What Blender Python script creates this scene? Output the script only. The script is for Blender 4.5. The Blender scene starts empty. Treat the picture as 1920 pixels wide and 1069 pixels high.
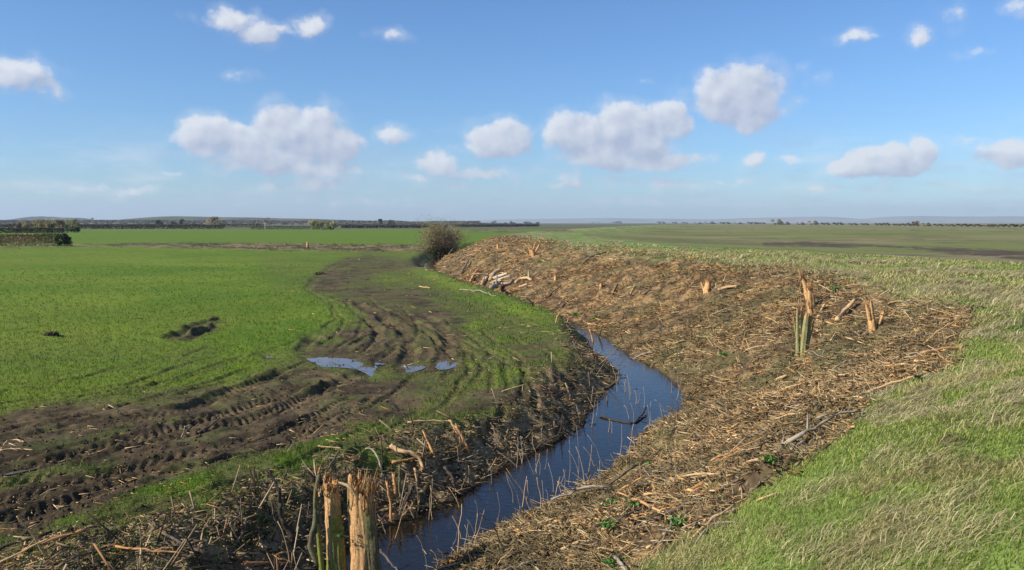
import bpy, math, random
import numpy as np
from mathutils import Vector, Matrix
rng = np.random.default_rng(7)
random.seed(7)
SC = bpy.context.scene
COL = SC.collection

# ------------------------------------------------------------------ camera, sky, sun
F = 1598.0          # focal length in photo pixels (photo 1920 wide)
HV = 418.0          # horizon row in the photo
EYE = 3.2           # eye height above the field
cam_d = bpy.data.cameras.new('camera')
cam = bpy.data.objects.new('camera', cam_d); COL.objects.link(cam)
cam_d.sensor_width = 36.0; cam_d.lens = 36.0 * F / 1920.0
cam_d.shift_y = -(534.5 - HV) / 1920.0
cam_d.clip_start = 0.05; cam_d.clip_end = 60000
cam.location = (0, 0, EYE); cam.rotation_euler = (math.radians(90), 0, 0)
SC.camera = cam
SC.view_settings.view_transform = 'Standard'; SC.view_settings.look = 'None'
SC.view_settings.exposure = 0.3; SC.view_settings.gamma = 1.0; SC.view_settings.use_curve_mapping = False
SC.cycles.max_bounces = 6; SC.cycles.diffuse_bounces = 2; SC.cycles.transparent_max_bounces = 6
SC.cycles.volume_bounces = 1
SUN_EL, SUN_AZ = math.radians(33), math.radians(-112)     # azimuth from +Y towards +X
sv = Vector((math.sin(SUN_AZ) * math.cos(SUN_EL), math.cos(SUN_AZ) * math.cos(SUN_EL), math.sin(SUN_EL)))
sun_d = bpy.data.lights.new('sun', 'SUN'); sun_d.energy = 5.0; sun_d.angle = math.radians(0.5); sun_d.color = (1.0, 0.93, 0.82)
sun = bpy.data.objects.new('sun', sun_d); COL.objects.link(sun)
sun.rotation_euler = sv.to_track_quat('Z', 'Y').to_euler()

class NT:
    """small node helper"""
    def __init__(s, tree): s.t = tree
    def n(s, typ, **kw):
        nd = s.t.nodes.new(typ)
        for k, v in kw.items(): setattr(nd, k, v)
        return nd
    def put(s, sock, v):
        if v is None: return
        if hasattr(v, 'is_output'): s.t.links.new(v, sock)
        else: sock.default_value = v
    def m(s, op, a, b=None, c=None, clamp=False):
        nd = s.n('ShaderNodeMath', operation=op, use_clamp=clamp)
        for i, v in enumerate((a, b, c)): s.put(nd.inputs[i], v)
        return nd.outputs[0]
    def vm(s, op, a, b=None, c=None):
        nd = s.n('ShaderNodeVectorMath', operation=op)
        for i, v in enumerate((a, b, c)):
            if v is not None: s.put(nd.inputs[i], v)
        return nd.outputs['Value'] if op in ('LENGTH', 'DOT_PRODUCT') else nd.outputs[0]
    def noise(s, vec, scale, detail=4, rough=0.55, dist=0.0):
        nd = s.n('ShaderNodeTexNoise'); s.put(nd.inputs['Vector'], vec)
        nd.inputs['Scale'].default_value = scale; nd.inputs['Detail'].default_value = detail
        nd.inputs['Roughness'].default_value = rough; nd.inputs['Distortion'].default_value = dist
        return nd.outputs['Fac']
    def ramp(s, v, lo, hi, a=0.0, b=1.0, smooth=True):
        nd = s.n('ShaderNodeMapRange'); nd.interpolation_type = 'SMOOTHSTEP' if smooth else 'LINEAR'
        s.put(nd.inputs[0], v); s.put(nd.inputs[1], lo); s.put(nd.inputs[2], hi); s.put(nd.inputs[3], a); s.put(nd.inputs[4], b)
        return nd.outputs[0]
    def mix(s, f, a, b, blend='MIX'):
        nd = s.n('ShaderNodeMix', data_type='RGBA', blend_type=blend)
        s.put(nd.inputs[0], f); s.put(nd.inputs[6], a); s.put(nd.inputs[7], b)
        return nd.outputs[2]

def build_world():
    w = bpy.data.worlds.new('World'); SC.world = w; w.use_nodes = True
    T = NT(w.node_tree); w.node_tree.nodes.clear()
    out = T.n('ShaderNodeOutputWorld'); bg = T.n('ShaderNodeBackground')
    w.node_tree.links.new(bg.outputs[0], out.inputs[0])
    sky = T.n('ShaderNodeTexSky', sky_type='NISHITA', sun_disc=False)
    sky.sun_elevation = SUN_EL; sky.sun_rotation = SUN_AZ
    sky.altitude = 0; sky.air_density = 1.0; sky.dust_density = 0.3; sky.ozone_density = 5.0
    # clouds live in azimuth / elevation (world directions)
    tc = T.n('ShaderNodeTexCoord'); sep = T.n('ShaderNodeSeparateXYZ')
    w.node_tree.links.new(tc.outputs['Generated'], sep.inputs[0])
    x, y, z = sep.outputs
    az = T.m('ARCTAN2', x, y); el = T.m('ARCSINE', z)
    cb = T.n('ShaderNodeCombineXYZ'); T.put(cb.inputs[0], T.m('MULTIPLY', az, 15.98)); T.put(cb.inputs[1], T.m('MULTIPLY', el, 15.98))
    p = cb.outputs[0]     # units of 100 photo pixels
    # wobble the lookup so that the outlines billow
    nz = T.n('ShaderNodeTexNoise'); T.put(nz.inputs['Vector'], p); nz.inputs['Scale'].default_value = 2.2; nz.inputs['Detail'].default_value = 5; nz.inputs['Roughness'].default_value = 0.6
    wob = T.vm('MULTIPLY_ADD', T.vm('SUBTRACT', nz.outputs['Color'], (0.5, 0.5, 0.5)), (0.42, 0.34, 0.0), p)
    B = [  # u, v, rx, ry, strength
        (425,36,66,24,.72),(485,62,56,26,.70),(530,58,44,18,.55),(578,48,36,24,.72),(735,64,44,18,.42),(30,140,70,32,.76),(85,158,34,24,.70),(445,143,40,16,.45),
        (385,258,55,34,1.),(465,268,66,38,.95),(560,248,88,48,1.),(622,272,60,40,.98),(510,300,110,32,.86),(600,315,92,26,.76),(610,345,115,22,.60),
        (740,253,54,22,.66),(820,305,70,30,.70),(900,326,66,18,.72),(765,332,60,14,.58),
        (940,262,60,36,.98),(1085,247,62,40,1.0),(1172,238,58,44,1.0),(1254,226,44,36,1.05),(1130,290,84,30,.92),(1225,302,96,18,.80),(1195,268,72,34,.96),
        (1382,182,74,56,1.08),(1390,236,46,22,.70),(1340,240,30,12,.5),(1605,312,50,18,1.0),(1662,300,70,28,1.05),(1722,290,28,26,1.),
        (1893,287,54,30,.80),(1840,263,46,11,.58),(1410,298,34,24,.66),(1475,296,30,15,.64),
        (1612,72,56,16,.58),(1722,68,28,30,.58),(1790,30,52,30,.52),(1835,100,38,14,.48),(1900,8,40,20,.48),
        (318,329,26,10,.60),(1210,153,22,10,.44),(1525,150,34,32,.36),(1500,190,70,18,.30),
        (560,350,180,18,.52),(1230,345,160,18,.54),(220,358,130,13,.52),(1050,347,80,13,.56),(1040,330,320,44,.36),(1370,343,70,11,.56),(860,352,120,14,.5),(1560,352,140,13,.46),(90,358,60,7,.4),(640,378,260,14,.42),(1200,378,300,13,.42),(1750,345,90,10,.42)]
    def field(q):
        acc = None
        for u, v, rx, ry, a in B:
            a = a - .09 if a < .8 else a
            A = math.atan2(u - 960, F); E = math.atan2(HV - v, math.hypot(F, u - 960))
            cx, cy = A * 15.98, E * 15.98
            ix, iy = 100.0 / rx, 100.0 / ry
            o_ = T.vm('MULTIPLY_ADD', q, (ix, iy, 0), (-cx * ix, -cy * iy, 0)); d = T.vm('DOT_PRODUCT', o_, o_)
            f = T.m('MULTIPLY_ADD', d, -0.62, a)
            acc = f if acc is None else T.m('MAXIMUM', acc, f)
        return acc
    f0 = field(wob)
    f1 = field(T.vm('ADD', wob, (-0.17, 0.24, 0)))
    n1 = T.noise(p, 1.9, 8, 0.6); n2 = T.noise(T.vm('ADD', p, (-0.12, 0.15, 0.0)), 1.9, 3, 0.45); n0 = T.noise(p, 1.9, 3, 0.45)
    dens = T.m('ADD', f0, T.m('MULTIPLY', T.m('SUBTRACT', n1, 0.5), 1.35))
    cover = T.ramp(dens, 0.12, 0.62)
    veil = T.m('MULTIPLY', T.ramp(T.m('ADD', T.m('MULTIPLY', f0, .7), T.m('MULTIPLY', T.m('SUBTRACT', n0, 0.5), 2.0)), -0.25, 0.7), 0.38)
    cover = T.m('MAXIMUM', cover, veil)
    # low band of thin vapour over the horizon
    band = T.m('MULTIPLY', T.ramp(el, 0.0, 0.02), T.ramp(el, 0.13, 0.05))
    st = T.n('ShaderNodeMapping'); T.put(st.inputs[0], p); st.inputs['Scale'].default_value = (0.5, 2.2, 1)
    thin = T.m('MULTIPLY', T.ramp(T.noise(st.outputs[0], 1.3, 6, 0.6), 0.40, 0.75), T.m('MULTIPLY', band, 0.5))
    # sides and behind the camera: loose scattered clouds
    away = T.ramp(T.m('ABSOLUTE', az), 0.62, 0.8)
    st2 = T.n('ShaderNodeMapping'); T.put(st2.inputs[0], p); st2.inputs['Scale'].default_value = (0.22, 0.5, 1)
    oth = T.m('MULTIPLY', T.ramp(T.noise(st2.outputs[0], 1.0, 7, 0.6), 0.56, 0.72), T.m('MULTIPLY', away, T.ramp(el, 0.0, 0.08)))
    alpha = T.m('MAXIMUM', T.m('MAXIMUM', cover, thin), oth)
    alpha = T.m('MULTIPLY', alpha, 0.88)
    lit = T.m('ADD', T.m('MULTIPLY', T.m('SUBTRACT', f0, f1), 0.75), T.m('MULTIPLY', T.m('SUBTRACT', n0, n2), 1.9))
    lit = T.m('ADD', lit, T.m('MULTIPLY_ADD', dens, -0.25, 0.50), clamp=True)
    cc = T.mix(lit, (3.5, 3.85, 4.95, 1), (6.3, 6.45, 6.8, 1))
    skyc = T.mix(1.0, sky.outputs[0], SKYTINT, 'MULTIPLY')
    T.put(bg.inputs[0], T.mix(alpha, skyc, cc))
    bg.inputs[1].default_value = 0.107
    w.cycles.sampling_method = 'MANUAL'; w.cycles.sample_map_resolution = 512
SKYTINT = (0.75, 0.93, 1.12, 1)
build_world()

# ------------------------------------------------------------------ numpy helpers
def sm(a, b, x):
    t = np.clip((x - a) / (b - a), 0, 1); return t * t * (3 - 2 * t)
def _h(ix, iy, seed):
    n = (ix.astype(np.int64) * 374761393 + iy.astype(np.int64) * 668265263 + seed * 982451653) & 0xFFFFFFFF
    n = ((n ^ (n >> 13)) * 1274126177) & 0xFFFFFFFF
    n = n ^ (n >> 16)
    return (n & 0xFFFF) / 65535.0
def vnoise(x, y, seed=0):
    x0 = np.floor(x); y0 = np.floor(y); fx = x - x0; fy = y - y0
    ux = fx * fx * fx * (fx * (fx * 6 - 15) + 10); uy = fy * fy * fy * (fy * (fy * 6 - 15) + 10)
    a = _h(x0, y0, seed); b = _h(x0 + 1, y0, seed); c = _h(x0, y0 + 1, seed); d = _h(x0 + 1, y0 + 1, seed)
    return (a * (1 - ux) + b * ux) * (1 - uy) + (c * (1 - ux) + d * ux) * uy
def fbm(x, y, s, octv=4, seed=0, rough=0.5):
    """0..1-ish, mean 0.5; s = size of the largest feature in metres"""
    t = 0; a = 1; tot = 0
    for o in range(octv):
        k = 2 ** o / s
        t = t + a * vnoise(x * k + 17.3 * o, y * k - 9.1 * o, seed + o * 31); tot += a; a *= rough
    return t / tot
def lerp(a, b, t):
    t = np.asarray(t)
    if np.ndim(t) and np.ndim(a) <= 1: t = t[..., None]
    elif np.ndim(a) and np.ndim(t) == np.ndim(a) - 1: t = t[..., None]
    return np.asarray(a) * (1 - t) + np.asarray(b) * t

def make_mesh(name, V, T3, mat, col=None, smooth=False, parent=None):
    """V (n,3) floats, T3 (m,3) triangle indices"""
    me = bpy.data.meshes.new(name)
    n, m = len(V), len(T3); k = T3.shape[1]
    me.vertices.add(n); me.vertices.foreach_set('co', np.ascontiguousarray(V, np.float32).ravel())
    me.loops.add(m * k); me.loops.foreach_set('vertex_index', np.ascontiguousarray(T3, np.int32).ravel())
    me.polygons.add(m); me.polygons.foreach_set('loop_start', np.arange(0, m * k, k, dtype=np.int32))
    if smooth: me.polygons.foreach_set('use_smooth', np.ones(m, bool))
    if col is not None:
        at = me.attributes.new('col', 'FLOAT_COLOR', 'POINT')
        c4 = np.ones((n, 4), np.float32); c4[:, :3] = np.clip(col, 0.002, 1)
        at.data.foreach_set('color', c4.ravel())
    me.update(calc_edges=True); me.validate()
    if mat: me.materials.append(mat)
    o = bpy.data.objects.new(name, me); COL.objects.link(o)
    if parent: o.parent = parent
    return o
def tag(o, label=None, cat=None, group=None, kind=None):
    if label: o['label'] = label
    if cat: o['category'] = cat
    if group: o['group'] = group
    if kind: o['kind'] = kind
    return o
def empty(name, loc, label, cat, group=None, rz=0):
    o = bpy.data.objects.new(name, None); COL.objects.link(o); o.location = loc; o.rotation_euler = (0, 0, rz)
    o.empty_display_size = 0.1
    return tag(o, label, cat, group)
def copy_tree(o, parent=None):
    c = o.copy(); COL.objects.link(c)
    if parent: c.parent = parent
    for ch in [q for q in bpy.data.objects if q.parent == o]: copy_tree(ch, c)
    return c

# ------------------------------------------------------------------ materials
def attr_mat(name, rough=0.85, var=0.35, scale=9.0, transl=0.0, bump=0.0, bscale=40.0, spec=0.25):
    m = bpy.data.materials.new(name); m.use_nodes = True; T = NT(m.node_tree)
    b = m.node_tree.nodes['Principled BSDF']
    a = T.n('ShaderNodeAttribute', attribute_name='col')
    g = T.n('ShaderNodeNewGeometry')
    nz = T.noise(g.outputs['Position'], scale, 5, 0.65)
    k = T.ramp(nz, 0.25, 0.75, 1 - var, 1 + var, smooth=False)
    mulv = T.vm('MULTIPLY', a.outputs['Color'], None); 
    vm = mulv.node; c3 = T.n('ShaderNodeCombineXYZ')
    for i in range(3): T.put(c3.inputs[i], k)
    T.put(vm.inputs[1], c3.outputs[0])
    T.put(b.inputs['Base Color'], mulv)
    b.inputs['Roughness'].default_value = rough; b.inputs['Specular IOR Level'].default_value = spec
    if bump:
        bp = T.n('ShaderNodeBump'); bp.inputs['Strength'].default_value = bump; bp.inputs['Distance'].default_value = 0.02
        T.put(bp.inputs['Height'], T.noise(g.outputs['Position'], bscale, 4, 0.6)); T.put(b.inputs['Normal'], bp.outputs[0])
    if transl:
        tr = T.n('ShaderNodeBsdfTranslucent'); T.put(tr.inputs[0], mulv)
        mx = T.n('ShaderNodeMixShader'); mx.inputs[0].default_value = transl
        out = m.node_tree.nodes['Material Output']
        m.node_tree.links.new(b.outputs[0], mx.inputs[1]); m.node_tree.links.new(tr.outputs[0], mx.inputs[2]); m.node_tree.links.new(mx.outputs[0], out.inputs[0])
    return m
def wood_mat(name, c1, c2, c3, scale=(2, 40, 40), rough=0.8, bump=0.6):
    """fibrous wood / bark: streaks along the object's own X"""
    m = bpy.data.materials.new(name); m.use_nodes = True; T = NT(m.node_tree)
    b = m.node_tree.nodes['Principled BSDF']
    tc = T.n('ShaderNodeTexCoord'); mp = T.n('ShaderNodeMapping'); T.put(mp.inputs[0], tc.outputs['Object']); mp.inputs['Scale'].default_value = scale
    n1 = T.noise(mp.outputs[0], 1.0, 6, 0.65); n2 = T.noise(tc.outputs['Object'], 6.0, 4, 0.6)
    c = T.mix(T.ramp(n1, 0.35, 0.7), c1, c2); c = T.mix(T.ramp(n2, 0.48, 0.66), c, c3)
    T.put(b.inputs['Base Color'], c); b.inputs['Roughness'].default_value = rough; b.inputs['Specular IOR Level'].default_value = 0.2
    bp = T.n('ShaderNodeBump'); bp.inputs['Strength'].default_value = bump; bp.inputs['Distance'].default_value = 0.01
    T.put(bp.inputs['Height'], n1); T.put(b.inputs['Normal'], bp.outputs[0])
    return m
M_ground = attr_mat('ground_soil_and_turf', 0.95, 0.45, 14.0, 0, 0.7, 30.0, 0.12)
M_far = attr_mat('far_hillside', 0.95, 0.3, 0.02, spec=0.1)
M_blade = attr_mat('grass_blades', 0.7, 0.2, 3.0, 0.3, spec=0.15)
M_litter = attr_mat('wood_litter', 0.8, 0.25, 30.0, 0, spec=0.15)
M_wood = attr_mat('torn_wood_and_bark', 0.8, 0.35, 45.0, 0, 0.8, 90.0, 0.15)
M_leaf = attr_mat('leaf_and_twig', 0.6, 0.3, 3.0, 0.2, spec=0.2)
M_farleaf = attr_mat('distant_twigs', 0.8, 0.3, 0.4, 0.1, spec=0.1)
M_bark = wood_mat('grey_brown_bark', (.11,.08,.055,1), (.2,.155,.11,1), (.075,.06,.045,1))
M_dbark = wood_mat('dark_wet_bark', (.035,.027,.02,1), (.085,.065,.05,1), (.05,.045,.03,1))
M_pale = wood_mat('pale_bare_wood', (.62,.43,.23,1), (.48,.29,.13,1), (.36,.23,.12,1))
M_orange = wood_mat('orange_heart_wood', (.52,.24,.08,1), (.62,.36,.15,1), (.28,.15,.07,1))
M_mossbark = wood_mat('mossy_bark', (.12,.115,.06,1), (.19,.185,.085,1), (.11,.095,.065,1))
M_paleg = wood_mat('bleached_wood', (.60,.50,.36,1), (.44,.36,.26,1), (.30,.25,.18,1))
M_greywood = wood_mat('grey_weathered_wood', (.40,.34,.26,1), (.27,.22,.16,1), (.17,.14,.1,1))
def water_mat(name, base, ripple, rough):
    m = bpy.data.materials.new(name); m.use_nodes = True; T = NT(m.node_tree)
    b = m.node_tree.nodes['Principled BSDF']; b.inputs['Base Color'].default_value = base
    b.inputs['Roughness'].default_value = rough; b.inputs['IOR'].default_value = 1.333; b.inputs['Specular IOR Level'].default_value = 0.4
    g = T.n('ShaderNodeNewGeometry'); mp = T.n('ShaderNodeMapping'); T.put(mp.inputs[0], g.outputs['Position']); mp.inputs['Scale'].default_value = (9, 14, 1); mp.inputs['Rotation'].default_value = (0, 0, 0.5)
    bp = T.n('ShaderNodeBump'); bp.inputs['Strength'].default_value = ripple; bp.inputs['Distance'].default_value = 0.01
    T.put(bp.inputs['Height'], T.noise(mp.outputs[0], 1.0, 3, 0.5)); T.put(b.inputs['Normal'], bp.outputs[0])
    return m
M_water = water_mat('ditch_water', (.012, .010, .007, 1), 0.35, 0.04)
M_puddle = water_mat('puddle_water', (.13, .105, .085, 1), 0.15, 0.10)
M_stone = wood_mat('church_stone', (.32,.3,.27,1), (.26,.24,.22,1), (.2,.19,.18,1), (1, 1, 1))

# ------------------------------------------------------------------ the lie of the land
WZ = -0.58                                               # water level
def px2w(u, v, z):
    Y = (EYE - z) * F / (v - HV); return (u - 960) / F * Y, Y
rows = [(1300,430,690),(1069,592,812),(1040,640,857),(1000,706,925),(960,802,1008),(913,892,1071),(880,945,1141),(838,1030,1192),(806,1078,1206),
        (790,1090,1240),(767,1110,1284),(740,1138,1281),(720,1163,1270),(687,1151,1222),(670,1137,1184),(650,1119,1143),(630,1098,1120),(605,1046,1070),(575,966,988),
        (550,893,912),(530,848,864),(515,803,826),(505,796,816),(495,797,815)]
L = np.array([px2w(l, v, WZ) for v, l, r in rows]); R = np.array([px2w(r, v, WZ) for v, l, r in rows])
mid = (L + R) / 2
tang = np.gradient(mid, axis=0); tang /= np.linalg.norm(tang, axis=1)[:, None]
rn = np.stack([tang[:, 1], -tang[:, 0]], 1)
hw = np.abs(((R - L) * rn).sum(1)) / 2
hw = np.clip(hw, 0.35, 1.1); hw[(mid[:, 1] > 27) & (mid[:, 1] < 58)] = .32
back = mid[0] - tang[0] * np.array([[40.0], [12.0]])
ahead = np.array([[-8.3, 100], [-7.9, 112], [-5.5, 135], [-1, 170], [8, 220], [30, 330], [90, 600], [300, 1300], [3000, 11000]])
DP = np.vstack([back, mid, ahead]); DW = np.concatenate([[0.7, 0.7], hw, np.full(len(ahead), 0.55)])
def ditch(x, y):
    best = np.full(x.shape, 1e9); D = np.zeros(x.shape); W = np.zeros(x.shape)
    for i in range(len(DP) - 1):
        a, b = DP[i], DP[i + 1]; d = b - a; ln = np.hypot(*d); d = d / ln
        px, py = x - a[0], y - a[1]
        t = np.clip(px * d[0] + py * d[1], 0, ln)
        qx, qy = px - t * d[0], py - t * d[1]
        dist = np.hypot(qx, qy); s = px * d[1] - py * d[0]
        k = dist < best
        best = np.where(k, dist, best); D = np.where(k, np.where(s >= 0, dist, -dist), D)
        W = np.where(k, DW[i] + (DW[i + 1] - DW[i]) * t / ln, W)
    return D, W

def poly_sd(u, v, poly):
    """signed distance in photo pixels, positive inside"""
    P = np.asarray(poly, float); n = len(P)
    inside = np.zeros(u.shape, bool); d = np.full(u.shape, 1e9)
    for i in range(n):
        a, b = P[i], P[(i + 1) % n]
        e = b - a; wx, wy = u - a[0], v - a[1]
        t = np.clip((wx * e[0] + wy * e[1]) / (e @ e), 0, 1)
        d = np.minimum(d, np.hypot(wx - t * e[0], wy - t * e[1]))
        c = ((a[1] > v) != (b[1] > v)) & (u < (b[0] - a[0]) * (v - a[1]) / (b[1] - a[1] + 1e-12) + a[0])
        inside ^= c
    return np.where(inside, d, -d)

# ground grid: rings round the viewpoint, finer near, running out to the horizon
rr = [0.05]
while rr[-1] < 11000:
    r = rr[-1]
    rr.append(r + (0.15 if r < 3 else max(0.025, r * r / 5113 * 1.1) if r < 420 else r * 0.05))
rr = np.array(rr); NR = len(rr)
dense = np.radians(np.linspace(-42, 42, 780)); sparse = np.radians(np.linspace(42, 318, 92)[1:-1])
aa = np.concatenate([dense, sparse]); ND = len(dense); NC = len(aa)
GX = rr[:, None] * np.sin(aa)[None, :]; GY = rr[:, None] * np.cos(aa)[None, :]
X, Y = GX.ravel(), GY.ravel()
D, W = ditch(X, Y)
Dr = D - W; Dl = -D - W
jit = fbm(X, Y, 2.5, 3, 5) - 0.5
Dr = Dr + jit * 0.25 * (np.abs(D) < 12); Dl = Dl + (fbm(X, Y, 1.2, 3, 8) - 0.5) * 0.35 * (np.abs(D) < 12)
t = np.clip(Dr / 5.9, 0, 1)
zr = WZ - .02 + (1.62 - WZ) * (0.55 * t ** 0.8 + 0.45 * sm(0, 1, t)) - 0.85 * sm(10, 38, Dr)
farb = sm(25, 31, Y) * sm(64, 57, Y)
zl = WZ - .02 + (.02 - WZ) * sm(-0.15, 1.25 - .75 * farb, Dl) + (0.06 + .16 * farb * np.clip(1.3 - np.abs(Dl - .8), 0, 1)) * np.exp(-((Dl - 1.5) / 0.8) ** 2) * (Dl > 0)
Z = np.where(D > 0, zr, zl)
inw = np.minimum(Dr, Dl) if False else np.where(D > 0, Dr, Dl)
Z = np.where(inw < 0.0, WZ - .02 + np.clip(inw, -0.5, 0) * 0.8, Z)
U = np.where(Y > 0.3, 960 + F * X / np.maximum(Y, 0.3), -9999.0)
Vp = np.where(Y > 0.3, HV + F * (EYE - Z) / np.maximum(Y, 0.3), 9999.0)
amp = np.clip((Vp - HV) * 0.10, 1, 40)
Uj = U + (fbm(X, Y, 1.6, 5, 11, .6) - 0.5) * amp * 3.2; Vj = Vp + (fbm(X, Y, 1.6, 5, 12, .6) - 0.5) * amp * 1.7
def pm(poly, soft=10, jit=True):
    P = np.asarray(poly, float)
    u, v = (Uj, Vj) if jit else (U, Vp)
    out = np.zeros(X.shape)
    k = (u > P[:, 0].min() - soft) & (u < P[:, 0].max() + soft) & (v > P[:, 1].min() - soft) & (v < P[:, 1].max() + soft)
    out[k] = sm(-soft, soft, poly_sd(u[k], v[k], P)); return out
left = (D < 0); right = ~left
# wood litter on the right bank
P_litter = [(500,1500),(690,640),(770,500),(812,480),(850,462),(900,447),(930,436),(962,440),(1010,452),(1100,472),(1200,482),(1300,490),(1400,503),(1480,510),(1570,528),(1700,556),
            (1790,572),(1838,592),(1812,640),(1745,705),(1665,748),(1612,812),(1500,888),(1410,938),(1330,1003),(1200,1069),(1090,1160),(800,1500)]
litter = pm(P_litter, 17) * right * (Dr > -0.05)
# left bank brash
brash = (1 - sm(0.55, 1.5, Dl + (fbm(X, Y, 0.9, 3, 21) - .5) * 1.2)) * left * (Y < 100)
brash = np.maximum(brash * np.where(Y > 24, 0.55, 1), pm([(-60,1040),(100,1010),(250,985),(380,955),(480,905),(560,895),(700,875),(790,838),(890,800),(1000,778),(1075,758),(1105,720),(1140,665),(1180,700),(1100,800),(900,930),(600,1200),(-60,1300)], 16) * left)
cross = .6 * pm([(850,428),(900,424.5),(990,427),(975,437),(880,436)], 2) * (Y > 120)
cross = np.maximum(cross, pm([(-60,466),(130,459),(300,455),(500,456),(800,460),(806,472),(640,471),(480,469),(300,464),(120,463)], 3) * left * (Y > 70))
# mud
mud = np.zeros(X.shape)
for poly, s, soft in (
    ([(-80,795),(120,772),(250,750),(380,726),(470,706),(540,690),(620,688),(700,700),(830,700),(862,690),(810,745),(765,785),(700,800),(610,826),(480,858),(380,888),(250,938),(120,995),(-80,1040)], 1.0, 14),
    ([(545,664),(590,640),(625,626),(690,600),(760,585),(850,610),(872,660),(866,690),(700,694),(590,672)], .95, 9),
    ([(572,528),(610,504),(650,484),(690,476),(790,490),(775,505),(700,512),(690,525),(720,538),(860,545),(900,552),(800,558),(850,580),(885,620),(760,615),(690,600),(690,588),(640,568),(598,548)], .98, 10), ([(700,600),(800,575),(870,600),(880,650),(860,690),(740,690)], .75, 10),
    ([(860,745),(930,715),(1000,700),(1085,695),(1110,725),(1030,755),(930,775),(860,790),(780,800)], .85, 12), ([(940,645),(1030,640),(1045,665),(960,690)], .8, 8),
    ([(318,638),(352,612),(400,596),(412,600),(372,628),(330,641)], 1.0, 4), ([(820,565),(900,570),(980,590),(900,600),(830,590)], .45, 8),
    ([(700,830),(780,815),(800,832),(720,848)], .8, 8), ([(440,885),(540,868),(560,884),(450,905)], .7, 8), ([(0,455),(60,452),(60,470),(0,470)], 0.0, 2)):
    mud = np.maximum(mud, s * pm(poly, soft))
mud *= left
mn = fbm(X * .75 + Y * .66, (Y * .75 - X * .66) * 2.6, 2.6, 5, 33, 0.6)
mf = fbm(X, Y, .55, 4, 34, .65)
mudn = np.clip(mud, 0, 1) * sm(0.36, 0.56, .5 * mn + .5 * mf + .16 * (mud - .45))
tramp = np.zeros(X.shape)
for poly, s_, sf in (([(480,700),(560,655),(640,610),(670,585),(620,560),(560,530),(600,498),(660,476),(800,472),(800,505),(860,540),(980,585),(1060,620),(1110,660),(1100,740),(1000,770),(880,800),(760,840),(560,880),(300,970),(-80,1060),(-80,770),(200,745)], .75, 26),
    ([(-80,640),(250,640),(420,650),(420,690),(150,700),(-80,720)], .35, 20), ([(480,480),(640,474),(600,530),(520,560)], .35, 15)):
    tramp = np.maximum(tramp, s_ * pm(poly, sf))
tramp = tramp * left * sm(.30, .62, fbm(X, Y, 1.3, 4, 35, .6) + .12)
# marsh track beyond the bank crest
marsh = np.zeros(X.shape)
for poly, s in (([(1430,455),(1500,452),(1640,459),(1760,464),(1930,470),(2100,474),(2100,500),(1930,488),(1830,480),(1700,467),(1560,463),(1430,461)], 1.0),
                ([(1000,428),(1060,429),(1075,434),(1030,436),(1000,434)], .9), ([(1090,436),(1250,446),(1430,454),(1430,460),(1300,458),(1200,453),(1100,443)], .40),
                ([(1690,440),(1800,441),(1830,450),(1720,447)], .35), ([(1640,449),(1720,445),(1760,449),(1700,452)], .5)):
    marsh = np.maximum(marsh, s * pm(poly, 3))
marsh *= right * (Dr > 3)
# ---- micro relief
bank_grass = right * (1 - litter)
near = np.clip(1 - np.hypot(X, Y) / 130.0, 0, 1)
dry = sm(0.0, 0.25, inw)
Z = Z + dry * (right * ((fbm(X, Y, 3.0, 3, 41) - .5) * 0.34 + (fbm(X, Y, .7, 3, 42) - .5) * 0.12) * near * sm(.2, 1.5, Dr))
Z = Z + litter * dry * ((fbm(X, Y, 0.35, 4, 43, .65) - .5) * 0.30 + (fbm(X, Y, .8, 2, 143) - .5) * .22) * near
Z = Z + brash * dry * (fbm(X, Y, 0.3, 4, 44, .65) - .5) * 0.30 * near
Z = Z + left * dry * ((fbm(X, Y, 9.0, 2, 45) - .5) * 0.12 + (fbm(X, Y, .5, 3, 46) - .5) * 0.035 - 0.02 * sm(.66, .74, vnoise(X / .22, Y / .22, 48))) * near * (1 - brash)
Z = Z + mudn * (fbm(X, Y, 0.42, 4, 47, .7) - .5) * 0.035 * near + mudn * (fbm(X, Y, 0.13, 3, 147, .6) - .5) * 0.028 * near * (Y < 30)
Z = Z + left * cross * (fbm(X, Y, 2.0, 3, 49) - .4) * 0.5
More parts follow.
